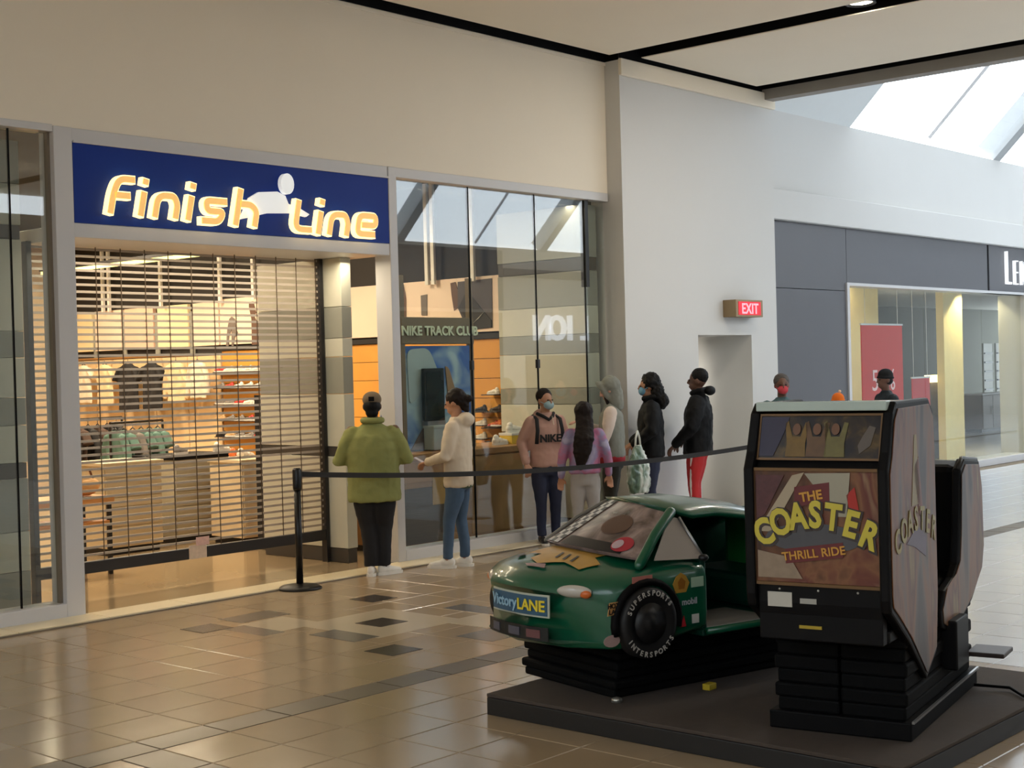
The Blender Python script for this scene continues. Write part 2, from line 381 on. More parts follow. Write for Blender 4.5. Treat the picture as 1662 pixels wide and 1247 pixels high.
ob('window_head', G().box(19.48, 26.3, -.01, .3, 3.08, 3.125), TRIM, w3)
osh = struct('wall_optician', 'inner walls of the optician shop')
CREAM = M('cream optician wall', (236, 216, 160), .7)
ob('optician_ceiling', G().box(17.2, 44, .2, 8, 3.4, 3.55), M('white optician ceiling', (220, 220, 215), .8), osh)
ob('optician_back_wall', G().box(17.2, 44, 7.8, 8, 0, 3.4), M('grey green optician wall', (78, 80, 66), .7), osh)
ob('optician_left_wall', G().box(19.2, 19.48, .2, 8, 0, 3.4), CREAM, osh)
ob('display_wall', G().box(19.48, 24.2, 1.9, 2.0, 0, 3.4), CREAM, osh)
ob('display_fin', G().box(25.45, 26.28, 1.2, 1.35, 0, 3.4), CREAM, osh)

# ================================================================== CEILING
ceil = struct('ceiling', 'flat ceiling boards with dark slots between them')
ob('ceiling_board', G().box(-1, 13.48, -HALL+.2, -.17, 5.65, 5.75), CEIL, ceil, bevel=.01)
ob('ceiling_board', G().box(13.9, 16.5, -HALL+.2, -.33, 5.65, 5.75), CEIL, ceil, bevel=.01)
for nm, a in (('slot_shade', (13.885, 13.899, -HALL+.2, -.33, 5.66, 6.0)), ('slot_shade', (16.785, 16.8, -HALL+.2, -.1, 5.66, 6.0)), ('slot_shade', (-1, 13.6, -.012, -.001, 5.61, 6.0)), ('slot_shade', (13.59, 13.6, -.22, -.0, 5.61, 6.0)), ('slot_shade', (13.6, 17.0, -.232, -.221, 5.63, 6.0)), ('slot_shade', (13.46, 13.479, -HALL+.2, -.17, 5.66, 6.0))):
    ob(nm, G().box(*a), BLACK, ceil)  # black strips paint in the shade of the slots and wall gap
ob('ceiling_void', G().box(-1, 17.0, -HALL, 0.3, 6.0, 6.1), BLACK, ceil)
ob('ceiling_edge_beam', G().box(16.8, 17.02, -HALL, -.1, 5.52, 9.6), M('grey beam', (150, 144, 136), .7), ceil)
# sloping roof with skylights over the court
roof = struct('ceiling_court', 'white sloping roof of the court between skylights')
ROOFM = M('white roof lining', (228, 232, 232), .7, var=.02)
def slope(fy, s0, s1, a, b, nm='roof_panel', mat=ROOFM, t=.22):
    # s0..s1 metres of rise along the 45 degree slope
    g = G(); pts = [(s0, 0), (s1, 0), (s1, t), (s0, t)]
    g.prism(pts, b-a, lambda p, q, d: (a+d, fy(p-q*.7)[0], fy(p-q*.7)[1]+q*1.4)); return ob(nm, g, mat, roof)
for fy, nm in ((lambda s: (-s, 5.5+s), 'n'), (lambda s: (-HALL+s, 5.25+s), 'o')):
    slope(fy, 0, 4, 17.02, BAYS[0][0]); slope(fy, 0, 4, BAYS[-1][1], 46); slope(fy, 0, 4, -30, ADDED_BAYS[0][0]); slope(fy, 0, 4, ADDED_BAYS[-1][1], -1.02)
    for (a, b), (c, d) in list(zip(BAYS[:-1], BAYS[1:]))+list(zip(ADDED_BAYS[:-1], ADDED_BAYS[1:])): slope(fy, 0, 3.9, b, c, 'roof_rib', M('grey roof rib', (170, 172, 172), .6), .4)
    slope(fy, 3.7, 4.1, 17.02, 46); slope(fy, 3.7, 4.1, -30, -1.02)
ob('roof_ridge', G().box(17.02, 46, -HALL+3.9, -3.9, 9.4, 9.6), ROOFM, roof); ob('roof_ridge', G().box(-30, -1.02, -HALL+3.9, -3.9, 9.4, 9.6), ROOFM, roof)
ob('edge_wall', G().box(-1.2, -1, -HALL, .3, 5.65, 9.6), ROOFM, roof)
k = 4
for near_, fy in ((True, lambda s: (-s, 5.5+s)), (False, lambda s: (-HALL+s, 5.25+s))):
    for a, b in BAYS+ADDED_BAYS:  # bays of the court behind the camera are added for daylight
        w = struct('window_%d' % k, 'sloping skylight bay of the court roof'); k += 1
        g = G(); y0, z0 = fy(.02); y1, z1 = fy(3.75)
        m_ = (a+b)/2
        for p, q in ((a, m_-.03), (m_+.03, b)):
            g = G(); g.add([(p, y0, z0+.1), (q, y0, z0+.1), (q, y1, z1+.1), (p, y1, z1+.1)], [(0, 1, 2, 3)]); ob('pane', g, SKYG, w)
        g = G().tube([(m_, y0, z0+.1), (m_, y1, z1+.1)], .035, 6); ob('glazing_bar', g, TRIM, w)
# ends and the opposite side of the hall, seen in the glass
far = struct('wall_far', 'far end wall of the court')
ob('end_wall', G().box(45.8, 46.0, -HALL, 0, 0, 9.5), PILLAR, far)
back = struct('wall_back', 'opposite side of the hall with another shopfront')
ob('opposite_wall', G().box(-30, 46, -HALL-.2, -HALL, 0, 5.3), M('opposite wall paint', (188, 184, 176), .7), back)
ob('opposite_fascia', G().box(17, 29.0, -HALL, -HALL+.12, 3.6, 5.2), M('slate fascia', (70, 76, 84), .5), back)
ob('opposite_shop_window', G().box(17, 29.0, -HALL, -HALL+.06, .1, 3.5), M('dark shop window', (30, 34, 36), .15), back)
ob('opposite_band', G().box(29.0, 40, -HALL, -HALL+.15, 4.5, 4.72), M('slate fascia', (70, 76, 84), .5), back)
ob('opposite_shop_window', G().box(30, 36, -HALL, -HALL+.05, .1, 2.3), M('dark shop window', (30, 34, 36), .15), back)
ob('behind_wall', G().box(-30.2, -30, -HALL, 0, 0, 9.6), WALL, back); ob('behind_side_wall', G().box(-30, -8, 0, .25, 0, 5.6), WALL, back)
t = thing('opposite_sign', 'white block letters on the opposite shopfront, mirrored in the display window', 'sign', (30.6, -HALL+.06, 2.75))
for i, ch in enumerate('LION'):
    me = text_mesh(ch, 1.0, .05, .02, 0, 'letter'); place(me, (2.1-.68*i+(-.1 if i == 1 else 0), 0, 0), (-1, 0, 0), (0, 0, 1))
    ob('letter', me, M('lit white letters', (240, 244, 255), .5, emit=1.2), t)
# recessed lamps in the ceiling slots
def downlight(x, y, label, power=235):
    t = thing('recessed_downlight', label, 'lamp', (x, y, 5.72), 0, 'recessed lamps in the ceiling slots')
    ob('lamp_can', G().lathe([(.13, .25), (.15, .02), (.16, -.03), (.145, -.035), (.13, .0), (.12, .22)], n=24), DARK, t, True)
    ob('lamp_disc', G().lathe([(.001, .005), (.125, .0), (.125, -.012), (.001, -.02)], n=24), M('lit lamp disc', (255, 246, 214), .5, emit=9), t, True)
    l = bpy.data.lights.new('downlight', 'AREA'); l.shape = 'DISK'; l.size = .24; l.energy = power; l.color = (1, .92, .8)
    o = bpy.data.objects.new('downlight', l); o.location = (x, y, 5.66); C.objects.link(o)
downlight(13.68, -3.35, 'glowing round downlight in the dark slot near the pillar', 45)
for y, w_ in ((-7.4, 'second'), (-11.4, 'third')): downlight(13.68, y, 'round downlight out of the frame, %s along the slot' % w_, 60)
for x, y, w_ in ((9.5, -4.5, 'above the barrier post'), (4.5, -4.5, 'above the left display window'), (9.5, -11, 'above the far side of the platform'), (4.5, -11, 'right of the camera'), (1, -7.5, 'above the camera')): downlight(x, y, 'added downlight in the ceiling board, out of frame, '+w_)  # unseen lamps added in the boards to light the hall

# ================================================================== SHOPFRONT SIGN
sign = thing('storefront_sign', 'wide blue shop sign with glowing cream lettering and a white runner', 'sign', (6.375, -.005, 3.25))
SW_, SH_ = 3.56, .67
ob('sign_panel', G().box(0, SW_, -.02, .1, 0, SH_), M('deep blue sign panel', (12, 50, 140), .5, var=.06, scale=1.5, spec=.2), sign)
ob('sign_border', G().box(0, SW_, -.04, -.02, SH_-.012, SH_+.006), TRIM, sign)
LET = M('glowing letter rim', (255, 226, 160), .5, emit=1.5, ecol=(255, 220, 150)); FACE = M('warm letter face', (236, 190, 118), .5, emit=.55, ecol=(236, 180, 100))
def wp(px, py):                     # point on the sign in its own metres
    q = onY(px, py, 0); return (q.x-6.375, q.z-3.25)
GL = {
 'F': [([(.0, 0), (.0, .8), (.12, 1.32), (.74, 1.32)], .3), ([(.0, .72), (.66, .72)], .2)],
 'i': [([(0, 0), (0, .95)], 0)], 'd': [([(0, 1.14), (0, 1.42)], 0)],
 'n': [([(0, 0), (0, .84), (.62, .84), (.78, .55), (.78, 0)], .35)],
 's': [([(-.08, .12), (.62, .12), (.74, .48), (.1, .48), (.0, .85), (.85, .85)], .22)],
 'h': [([(0, 0), (0, 1.4)], 0), ([(0, .82), (.5, .82), (.76, .6), (.76, 0)], .3)],
 'l': [([(0, 1.3), (0, .14), (.78, .14)], .35)],
 'e': [([(.86, .13), (.0, .13), (.0, .84), (.76, .84), (.8, .48), (.12, .48)], .24)],
}
def glyph(key, px, py, hpx, w=.3):
    """letter whose baseline starts at the picture point, hpx tall for one x-height"""
    x0, z0 = wp(px, py); h = onY(px, py-hpx, 0).z-onY(px, py, 0).z; k = h
    base = None
    for idx, part in enumerate(('rim', 'face')):
        g = G()
        for pts, r in GL[key]:
            P = [(x0+k*(a*1.12+b*.21), z0+k*b) for a, b in pts]
            if r: P = round_poly(P, r*k, 5)
            ww = w*k if part == 'rim' else w*k*.72
            if part == 'rim': g.stroke(P, ww, .06, lambda a, b, d: (a, -.03-d, b))
            else:
                Q = [Vector(q) for q in P]; e = w*k*.13; Q[0] += (Q[1]-Q[0]).normalized()*e; Q[-1] += (Q[-2]-Q[-1]).normalized()*e
                g.stroke([tuple(q) for q in Q], ww, .012, lambda a, b, d: (a, -.089-d, b))
        if part == 'rim': base = ob('letter', g, LET, sign)
        else: ob('letter_face', g, FACE, base)
XH = 45
for key, px, py in [('F', 168, 350), ('i', 217, 354), ('d', 217, 354), ('n', 240, 356), ('i', 294, 361), ('d', 294, 361), ('s', 318, 365), ('h', 371, 369)]: glyph(key, px, py, XH, .31)
for key, px, py in [('l', 467, 379), ('i', 505, 383), ('d', 505, 383), ('n', 523, 384), ('e', 568, 386)]: glyph(key, px, py, 42, .31)
WHT = M('white runner shape', (238, 240, 240), .5, emit=.35)
hx, hz = wp(457.5, 300)
g = G(); n = 20
g.prism([(hx+.078*math.cos(2*PI*i/n), hz+.098*math.sin(2*PI*i/n)) for i in range(n)], .05, lambda a, b, d: (a, -.03-d, b)); ob('runner_head', g, WHT, sign)
px_ = [(384, 357), (399, 322), (414, 313), (444, 312), (457, 319), (462, 332), (480, 339), (496, 349), (491, 353), (466, 347), (428, 347), (398, 354)]
g = G(); g.prism([wp(a, b) for a, b in px_], .03, lambda a, b, d: (a, -.022-d, b)); ob('runner_body', g, WHT, sign)

# ================================================================== ROLLER GRILLE
gr = thing('roller_grille', 'lowered see-through roller grille across the shop entrance', 'shutter', (6.37, .7, 0))
GM = M('dull aluminium slat', (176, 162, 146), .4, .2, var=.05); GW = 3.22
me = mesh('slat', G().box(0, GW, -.006, .006, -.011, .011)); me.materials.append(GM)
z = .4; 
while z < 3.13: ob('slat', me, None, gr, loc=(0, 0, z)); z += .063
me = mesh('link_rod', G().box(-.0035, .0035, -.012, -.006, .34, 3.15)); me.materials.append(M('bronze link rod', (92, 78, 62), .4, .5))
for i in range(13): ob('link_rod', me, None, gr, loc=(.13+.255*i, 0, 0))
ob('bottom_bar', G().box(0, GW, -.03, .03, .24, .345), M('dark bottom bar', (34, 30, 30), .4), gr, bevel=.006)
ob('guide_post', G().box(GW, GW+.045, -.04, .04, 0, 3.15), DARK, gr, bevel=.004)
ob('guide_post', G().box(-.05, 0, -.04, .04, 0, 3.15), DARK, gr, bevel=.004)
nx = onY(322, 893, .66).x-6.37
nt_ = ob('paper_notice', G().box(nx-.1, nx+.1, -.034, -.031, .24, .37), M('paper notice', (206, 186, 168), .7, var=.2, scale=30), gr)
nt2 = ob('paper_notice', G().box(nx-.02, nx+.13, -.037, -.034, .36, .44), M('pinkish paper', (214, 176, 168), .7, var=.2, scale=30), gr)

# ================================================================== BANDED PIERS
def pier(name, label, x0, x1, y0, y1, zs, cols):
    t = thing(name, label, 'pier', (x0, y0, .012))
    for (a, b), c in zip(zip(zs[:-1], zs[1:]), cols):
        a = max(a-.012, 0); b -= .012
        ins = .006 if c is BD else 0
        ob('stone_band', G().box(ins, x1-x0-ins, ins, y1-y0-ins, a+.002, b-.002), c, t, bevel=.004)
    return t
BA = M('pale grey stone band', (196, 194, 178), .5, var=.06); BB = M('mid grey stone band', (142, 142, 132), .5, var=.06); BD = M('dark stone band', (66, 62, 58), .45)
pier('banded_pier', 'grey banded stone pier behind the left display window', 5.7, 6.13, .4, 1.3, [0, .38, .71, 1.15, 1.28, 1.59, 1.82, 2.15, 2.37, 3.13, 3.25, 3.59, 3.95], [BB, BA, BB, BD, BA, BB, BA, BB, BA, BD, BA, BB])
pier('banded_pier', 'grey banded stone pier at the right end of the roller grille', 9.645, 9.78, .4, 1.75, [0, .16, 1.1, 1.2, 1.74, 2.12, 2.31, 2.63, 3.13], [BD, BA, BD, BA, BB, BA, BB, BA])
pier('banded_pier', 'grey banded stone pier at the right end of the display window', 13.3, 13.55, .15, 1.55, [0, .12, 1.0, 1.16, 1.5, 1.7, 2.12, 2.35, 2.69, 3.11, 3.27, 3.9], [BD, BA, BD, BA, BB, BA, BB, BA, BB, BD, BB])

# ================================================================== SHOP INTERIOR: SIDE WALL
ORG = M('orange wood slat wall', (214, 150, 62), .5, var=.12, scale=3)
PINK = M('pale printed panel', (232, 208, 186), .6, var=.06, scale=2)
def sidebox(y0, y1, z0, z1, d0, d1): return G().box(SIDE-d1, SIDE-d0, y0, y1, z0, z1)
sw = thing('shoe_wall', 'orange slatted shoe display wall inside the shop', 'display wall', (0, 0, 0))
z = .3
while z < 2.3: ob('slat_board', sidebox(1.6, 7.58, z+.003, z+.252, -.018, .03), ORG, sw, bevel=.003); z += .256
ob('top_rail', sidebox(1.6, 7.6, 2.35, 2.42, -.018, .06), DARK, sw)
cw = thing('clothing_wall', 'cream clothing display wall at the back of the shop', 'display wall', (0, 0, 0))
for i in range(5): ob('wall_panel', sidebox(7.62+.88*i, 8.48+.88*i, .05, 2.28, -.018, .03), M('cream slat panel', (226, 196, 150), .6, var=.06), cw, bevel=.004)
ob('hang_rail', G().tube([(SIDE-.3, 7.7, 2.3), (SIDE-.3, 11.95, 2.3)], .018, 8), M('brass rail', (170, 130, 80), .35, .8), cw)
for y in (7.75, 9.2, 10.6, 11.9): ob('rail_bracket', G().tube([(SIDE-.03, y, 2.3), (SIDE-.3, y, 2.3)], .014, 6), M('brass rail', (170, 130, 80), .35, .8), cw)
gp = thing('graphic_panels', 'row of pale printed graphic panels above the clothing and shoe walls', 'panel', (0, 0, 0))
cols = {0: PINK, 1: M('cream printed panel', (238, 220, 176), .6, var=.04), 2: M('rose printed panel', (226, 186, 162), .6, var=.05)}
ys = [7.62, 8.3, 8.42, 9.25, 9.37, 10.2, 10.3, 11.1, 11.2, 12.0]
for i in range(0, len(ys), 2): ob('graphic_panel', sidebox(ys[i], ys[i+1], 2.44, 3.12, -.018, .05), cols[(i//2) % 3], gp, bevel=.004)
for i in range(1, len(ys)-1, 2): ob('panel_post', sidebox(ys[i], ys[i+1], 2.3, 3.0, 0, .02), BB, gp)
ob('graphic_panel', sidebox(6.1, 7.58, 2.44, 3.15, -.018, .05), PINK, gp, bevel=.004)
def sidepoly(pts, nm, mat, d=.055, parent=gp):       # flat printed figure on the side wall, points (y, z)
    g = G(); g.prism(pts, .006, lambda a, b, q: (SIDE-d-q, a, b)); return ob(nm, g, mat, parent)
FIG = M('dark brown print', (92, 66, 52), .6); FIG2 = M('grey print', (110, 100, 92), .6)
def px_side(pts, X=SIDE): return [(onX(a, b, X).y, onX(a, b, X).z) for a, b in pts]
sidepoly(px_side([(372, 562), (374, 534), (377, 518), (381, 514), (386, 518), (388, 534), (391, 540), (386, 548), (384, 562), (381, 562), (381, 535), (377, 545), (376, 562)]), 'printed_figure', FIG2)
sidepoly(px_side([(409, 490), (416, 489), (421, 508), (417, 512), (421, 520), (437, 526), (443, 548), (436, 558), (414, 560), (413, 518), (409, 498)]), 'printed_figure', FIG)
sidepoly(px_side([(426, 490), (433, 489), (434, 522), (425, 522)]), 'printed_figure', FIG2)
# panels seen through the right hand window
ob('graphic_panel', sidebox(1.62, 4.9, 2.44, 3.16, -.018, .05), PINK, gp, bevel=.004)
sidepoly(px_side([(748, 458), (803, 452), (804, 532), (770, 536), (757, 520), (748, 500)]), 'printed_photo', M('dark photo print', (66, 60, 62), .5, var=.3, scale=3))
sidepoly(px_side([(750, 500), (760, 478), (772, 482), (790, 505), (803, 520), (803, 531), (775, 534), (760, 515)]), 'printed_figure', M('black print', (30, 28, 30), .5), .062)
sidepoly(px_side([(772, 527), (792, 506), (783, 517), (776, 523)]), 'printed_swoosh', M('grey white print', (180, 178, 172), .5), .07)
sidepoly(px_side([(736, 460), (744, 458), (748, 470), (748, 500), (742, 505), (738, 480)]), 'printed_figure', FIG)
sidepoly(px_side([(650, 470), (660, 462), (664, 485), (664, 515), (652, 515)]), 'printed_figure', FIG)
sidepoly(px_side([(688, 480), (698, 478), (698, 512), (689, 512)]), 'printed_figure', FIG2)
HW = M('white hanging rod', (226, 222, 214), .5)
for i, (a, b) in enumerate([(694, 425), (704, 425), (768, 418), (118+4, 490), (168, 478), (178, 478), (262, 478), (358, 465), (412, 458)]):
    q = onX(a, b+40, SIDE-.12)
    ob('ceiling_hanger', G().box(q.x-.02, q.x+.02, q.y-.03, q.y+.03, 3.1, 4.45), HW, gp)
# strip light on the shop ceiling
t = thing('strip_light', 'long yellowish strip light under the black shop ceiling', 'lamp', (0, 0, 0))
A = onZ(60, 455, 4.05); B = onZ(445, 393, 4.05); A = A if A.y < 12 else B+(A-B)*((12-B.y)/(A.y-B.y))
A = Vector((10.6, 11.5, 4.0)); B = Vector((10.6, 4.2, 4.0))
g = G(); g.box(12.75, 12.85, 5.6, 11.5, 3.76, 3.81); ob('light_tube', g, M('lit yellow tube', (236, 226, 140), .5, emit=1.6), t)
ob('light_housing', G().box(12.73, 12.87, 5.58, 11.52, 3.81, 3.86), DARK, t)
for y in (6, 8.5, 11): ob('suspension_rod', G().box(12.79, 12.81, y, y+.02, 3.86, 4.45), DARK, t)

# ---- shoes
def shoe_parts():
    u = G(); L = .29
    for a, r in [((.05, 0, .05), (.05, .038, .045)), ((.06, 0, .085), (.042, .034, .04)), ((.12, 0, .055), (.06, .037, .035)), ((.18, 0, .045), (.06, .038, .028)), ((.235, 0, .038), (.045, .038, .024))]: u.ell(a, r, 10, 6)
    s = G(); rings = []
    for i in range(9):
        x = L*i/8; w = .034+.012*math.sin(PI*min(1, i/8*1.1))-(.018 if i in (0, 8) else 0)
        rings.append([(x, -w, 0), (x, w, 0), (x, w, .026+.006*(i == 8)), (x, -w, .026+.006*(i == 8))])
    s.loft(rings); return u, s
_u_, _s_ = shoe_parts(); ME_U = mesh('upper', _u_); ME_S = mesh('sole', _s_)
for m_ in (ME_U,):
    for p in m_.polygons: p.use_smooth = True
ME_U.materials.append(M('white leather', (232, 226, 216), .5)); ME_S.materials.append(M('white rubber sole', (226, 220, 210), .6))
SHOEC = {'white': (236, 228, 214), 'black': (38, 34, 34), 'grey': (132, 126, 120), 'red': (186, 52, 46), 'orange': (224, 120, 60), 'tan': (196, 160, 112), 'blue': (70, 88, 140)}
def shoe(loc, rotz, col, label, group, sc=1.0, shelf=False):
    t = thing('sneaker', label, 'shoe', loc, rotz, group); t.scale = (sc, sc, sc)
    m_ = M(col+' shoe leather', SHOEC[col], .5, var=.1)
    o = ob('upper', ME_U, m_, t); ob('sole', ME_S, M('white rubber sole', (226, 220, 210), .6) if col != 'black' else M('black rubber sole', (30, 28, 28), .6), t)
    if shelf:
        pass
    return t
ORD = ['first', 'second', 'third', 'fourth', 'fifth', 'sixth']
ROWN = ['bottom', 'second lowest', 'middle', 'second highest', 'top']
pat = ['white', 'black', 'white', 'grey', 'white', 'red', 'black', 'white', 'tan', 'white', 'grey', 'orange']
k = 0; SHELFM = M('dark steel shelf', (50, 44, 40), .5)
for r_ in range(5):
    for c_ in range(6):
        y = 6.25+c_*.235; zz = 1.02+r_*.25
        ob('shoe_shelf', sidebox(y-.04, y+.19, zz-.012, zz, .03, .19), SHELFM, sw)
        col = pat[(k*5+r_) % len(pat)]; k += 1
        shoe((SIDE-.12, y-.02, zz), PI/2+.15, col, '%s sneaker, %s row of the orange shoe wall, %s from the right' % (col, ROWN[r_], ORD[c_]), 'sneakers on the orange shoe wall', .75)
for i, (px, py, col) in enumerate([(806, 640, 'white'), (786, 668, 'black'), (812, 668, 'black'), (786, 690, 'white'), (806, 694, 'red'), (822, 692, 'orange'), (786, 712, 'white'), (814, 716, 'black')]):
    q = onX(px, py, SIDE-.15); q.y = max(q.y, 1.68)
    ob('shoe_shelf', G().box(SIDE-.26, SIDE-.03, q.y-.06, q.y+.17, q.z-.012, q.z), SHELFM, sw)
    shoe((SIDE-.15, q.y-.05, q.z), PI/2, col, '%s sneaker on shelves behind the display window, %s' % (col, ['highest and alone', 'left of the upper pair', 'right of the upper pair', 'left of the middle three', 'in the middle of the middle three', 'right of the middle three', 'left of the lowest pair', 'right of the lowest pair'][i]), 'sneakers behind the right display window', .72)

# ---- garments
def garment(name, label, loc, rotz, mat, kind='shirt', group=None, sc=1):
    t = thing(name, label, 'clothing', loc, rotz, group); t.scale = (sc, sc, sc)
    g = G(); rings = []
    for z, w in [(-.68, .25), (-.4, .24), (-.15, .25), (-.05, .21), (0, .09)]:
        rings.append([(w*math.cos(2*PI*j/16)*(1), .045*math.sin(2*PI*j/16)*(1+.35*math.sin(5*2*PI*j/16+z*9)), z) for j in range(16)])
    g.loft(rings)
    for s in (-1, 1):
        if kind == 'shirt': g.tube([(s*.17, 0, -.06), (s*.3, 0, -.24)], [.075, .085], 10, False, .5)
        else: g.tube([(s*.17, 0, -.06), (s*.29, 0, -.3), (s*.31, .01, -.62)], [.07, .065, .05], 10, False, .6)
    ob('fabric', g, mat, t, remesh=.02, sm=3, disp=.02, dscale=.1)
    ob('hanger', G().tube([(-.16, 0, -.05), (0, 0, .03), (.16, 0, -.05)], .008, 6), DARK, t)
    ob('hook', G().tube([(0, 0, .03), (0, 0, .08), (.015, 0, .1), (.03, 0, .085)], .005, 6), M('brushed steel', (140, 140, 140), .35, .9), t)
    return t
CL = {'black': M('black cotton', (26, 24, 26), .8), 'white': M('white cotton', (228, 214, 190), .85), 'cream': M('cream fleece', (226, 200, 158), .85), 'teal': M('teal cotton', (92, 124, 112), .85), 'grey': M('grey cotton', (120, 112, 104), .85), 'green': M('green cotton', (60, 160, 110), .85), 'purple': M('purple cotton', (160, 110, 150), .85), 'brown': M('brown cotton', (74, 54, 44), .85)}
# hung on the clothing wall
for y, col, kind, sc, lab in [(9.75, 'black', 'shirt', 1.15, 'large black T-shirt hung on the cream clothing wall'), (9.08, 'black', 'shirt', 1.1, 'second black T-shirt, right of the large one on the clothing wall'),
        (8.42, 'cream', 'hood', .95, 'cream long sleeved top hung right of the black T-shirts'), (7.85, 'white', 'hood', .85, 'white long sleeved top nearest the orange shoe wall'),
        (10.44, 'cream', 'shirt', 1.0, 'cream top hung left of the black T-shirts'), (11.08, 'white', 'shirt', .95, 'white top second from the left on the clothing wall'), (11.7, 'white', 'hood', .85, 'white long sleeved top at the far left of the clothing wall')]:
    garment('hung_top', lab, (SIDE-.3, y, 2.2), PI/2, CL[col], kind, 'tops hung on the clothing wall', sc)
# rails of clothes on the shop floor
STEEL = M('dark steel tube', (60, 52, 46), .4, .6)
def rail(label, cx, cy, length, rot, cols, zt=1.25, lab=''):
    t = thing('clothes_rail', label, 'clothes rail', (cx, cy, .012), rot)
    ob('top_bar', G().tube([(-length/2, 0, zt), (length/2, 0, zt)], .016, 8), STEEL, t)
    for s in (-1, 1):
        ob('upright', G().tube([(s*length/2, 0, .03), (s*length/2, 0, zt)], .016, 8), STEEL, t); ob('foot', G().box(s*length/2-.025, s*length/2+.025, -.25, .25, 0, .03), STEEL, t, bevel=.006)
    n = len(cols)
    for i, c in enumerate(cols):
        x = -length/2+length*(i+.6)/(n+.2)
        p = Matrix.Rotation(rot, 4, 'Z') @ Vector((x, 0, zt-.1))
        garment('hanging_top', '%s top hanging on the %s, %s from its left end' % (c, lab, ORD[i]), (cx+p.x, cy+p.y, p.z+.012), rot+PI/2-.25, CL[c], 'shirt' if i % 2 else 'hood', 'clothes on the '+lab, .95)
q = onY(150, 668, 6.3); rail('dark steel clothes rail with black tops at the left of the shop', q.x, 6.3, 1.0, .15, ['black', 'brown', 'black', 'brown', 'black', 'black'], 1.42, 'left rail')
q = onY(222, 688, 4.9); rail('steel clothes rail with teal tops in the middle of the shop', q.x, 4.9, .9, .2, ['teal', 'teal', 'grey', 'teal', 'teal', 'teal'], 1.4, 'middle rail')
# pale gondolas and tables
PALE = M('pale laminate', (212, 194, 160), .45, var=.06)
def gondola(name, label, x0, x1, y0, y1, z1, mat, boards=4, top=None):
    t = thing(name, label, 'display unit', ((x0+x1)/2, (y0+y1)/2, .012)); a, b = (x1-x0)/2, (y1-y0)/2
    ob('body', G().box(-a, a, -b, b, .08, z1-.04), mat, t, bevel=.006); ob('plinth', G().box(-a+.03, a-.03, -b+.03, b-.03, 0, .08), DARK, t)
    ob('worktop', G().box(-a-.02, a+.02, -b-.02, b+.02, z1-.04, z1), top or mat, t, bevel=.006)
    for i in range(boards): ob('front_board', G().box(-a+.02, a-.02, -b-.012, -b, .1+i*(z1-.16)/boards, .09+(i+1)*(z1-.16)/boards), mat, t, bevel=.003)
    return t
a, b = onY(168, 760, 3.2).x, onY(262, 760, 3.2).x
gondola('display_table', 'pale slatted display unit behind the left part of the grille', a, b, 3.2, 3.9, 1.02, PALE, 8)
a, b = onY(282, 760, 3.4).x, onY(384, 760, 3.4).x
gondola('display_table', 'pale display table with a black top behind the middle of the grille', a, b, 3.4, 4.2, 1.02, M('grey pale laminate', (176, 168, 146), .4), 5, BLACK)
q = onY(350, 700, 3.6); 
shoe((q.x, 3.65, 1.032), .2, 'white', 'white and red sneaker standing on the black topped table', None, 1)
shoe((q.x-.5, 3.75, 1.032), .4, 'grey', 'grey sneaker standing on the black topped table', None, 1)
a, b = onY(392, 760, 2.6).x, onY(450, 760, 2.6).x
gondola('display_table', 'cream display unit beside the dark shoe tower', a, b, 2.6, 3.2, .98, M('cream laminate', (228, 206, 168), .4, var=.08), 4)
shoe((a+.1, 2.8, .992), .2, 'white', 'white sneaker on the cream display unit', None, 1)
shoe((a+.1, 2.95, .992), .2, 'orange', 'orange sneaker on the cream display unit', None, 1)
t = thing('shoe_tower', 'tall dark slatted shoe tower near the right end of the grille', 'shelf unit', (onY(455, 760, 2.05).x-.02, 2.05, .012))
for s in (-1, 1): ob('side_post', G().box(s*.19-.012, s*.19+.012, -.15, .15, 0, 1.72), DARK, t)
for i in range(17): ob('shelf_board', G().box(-.18, .18, -.15, .15, .04+i*.1, .062+i*.1), DARK, t, bevel=.003)
c = thing('white_cap', 'white cap resting on the dark shoe tower', 'cap', (onY(455, 760, 2.05).x+.02, 2.02, 1.748))
ob('crown', G().ell((0, 0, .04), (.085, .1, .07), 14, 8), CL['white'], c, True); ob('brim', G().ell((0, -.11, .01), (.075, .08, .012), 14, 6), CL['white'], c, True)
# wooden table with a bag at the far left
t = thing('wooden_table', 'orange wooden table at the lower left behind the grille', 'table', (onY(145, 800, 2.0).x-.2, 2.2, .012))
WOOD = M('orange wood', (214, 150, 84), .45, var=.15, scale=4)
ob('table_top', G().box(-.6, .42, -.3, .3, .72, .78), WOOD, t, bevel=.006); ob('lower_shelf', G().box(-.55, .38, -.27, .27, .5, .54), WOOD, t, bevel=.006)
for sx in (-.57, .37):
    for sy in (-.26, .22): ob('leg', G().box(sx, sx+.04, sy, sy+.04, 0, .72), DARK, t, bevel=.004)
t2 = thing('canvas_bag', 'slouched tan canvas bag on the wooden table', 'bag', (t.location.x+.18, 2.1, .806))
ob('bag_body', G().ell((0, 0, .09), (.2, .14, .1), 14, 8), M('tan canvas', (222, 176, 120), .8), t2, remesh=.02, disp=.03); ob('bag_strap', G().tube([(-.12, 0, .15), (-.05, -.05, .26), (.06, -.05, .25), (.13, 0, .14)], .012, 6), M('brown strap', (110, 70, 50), .6), t2)
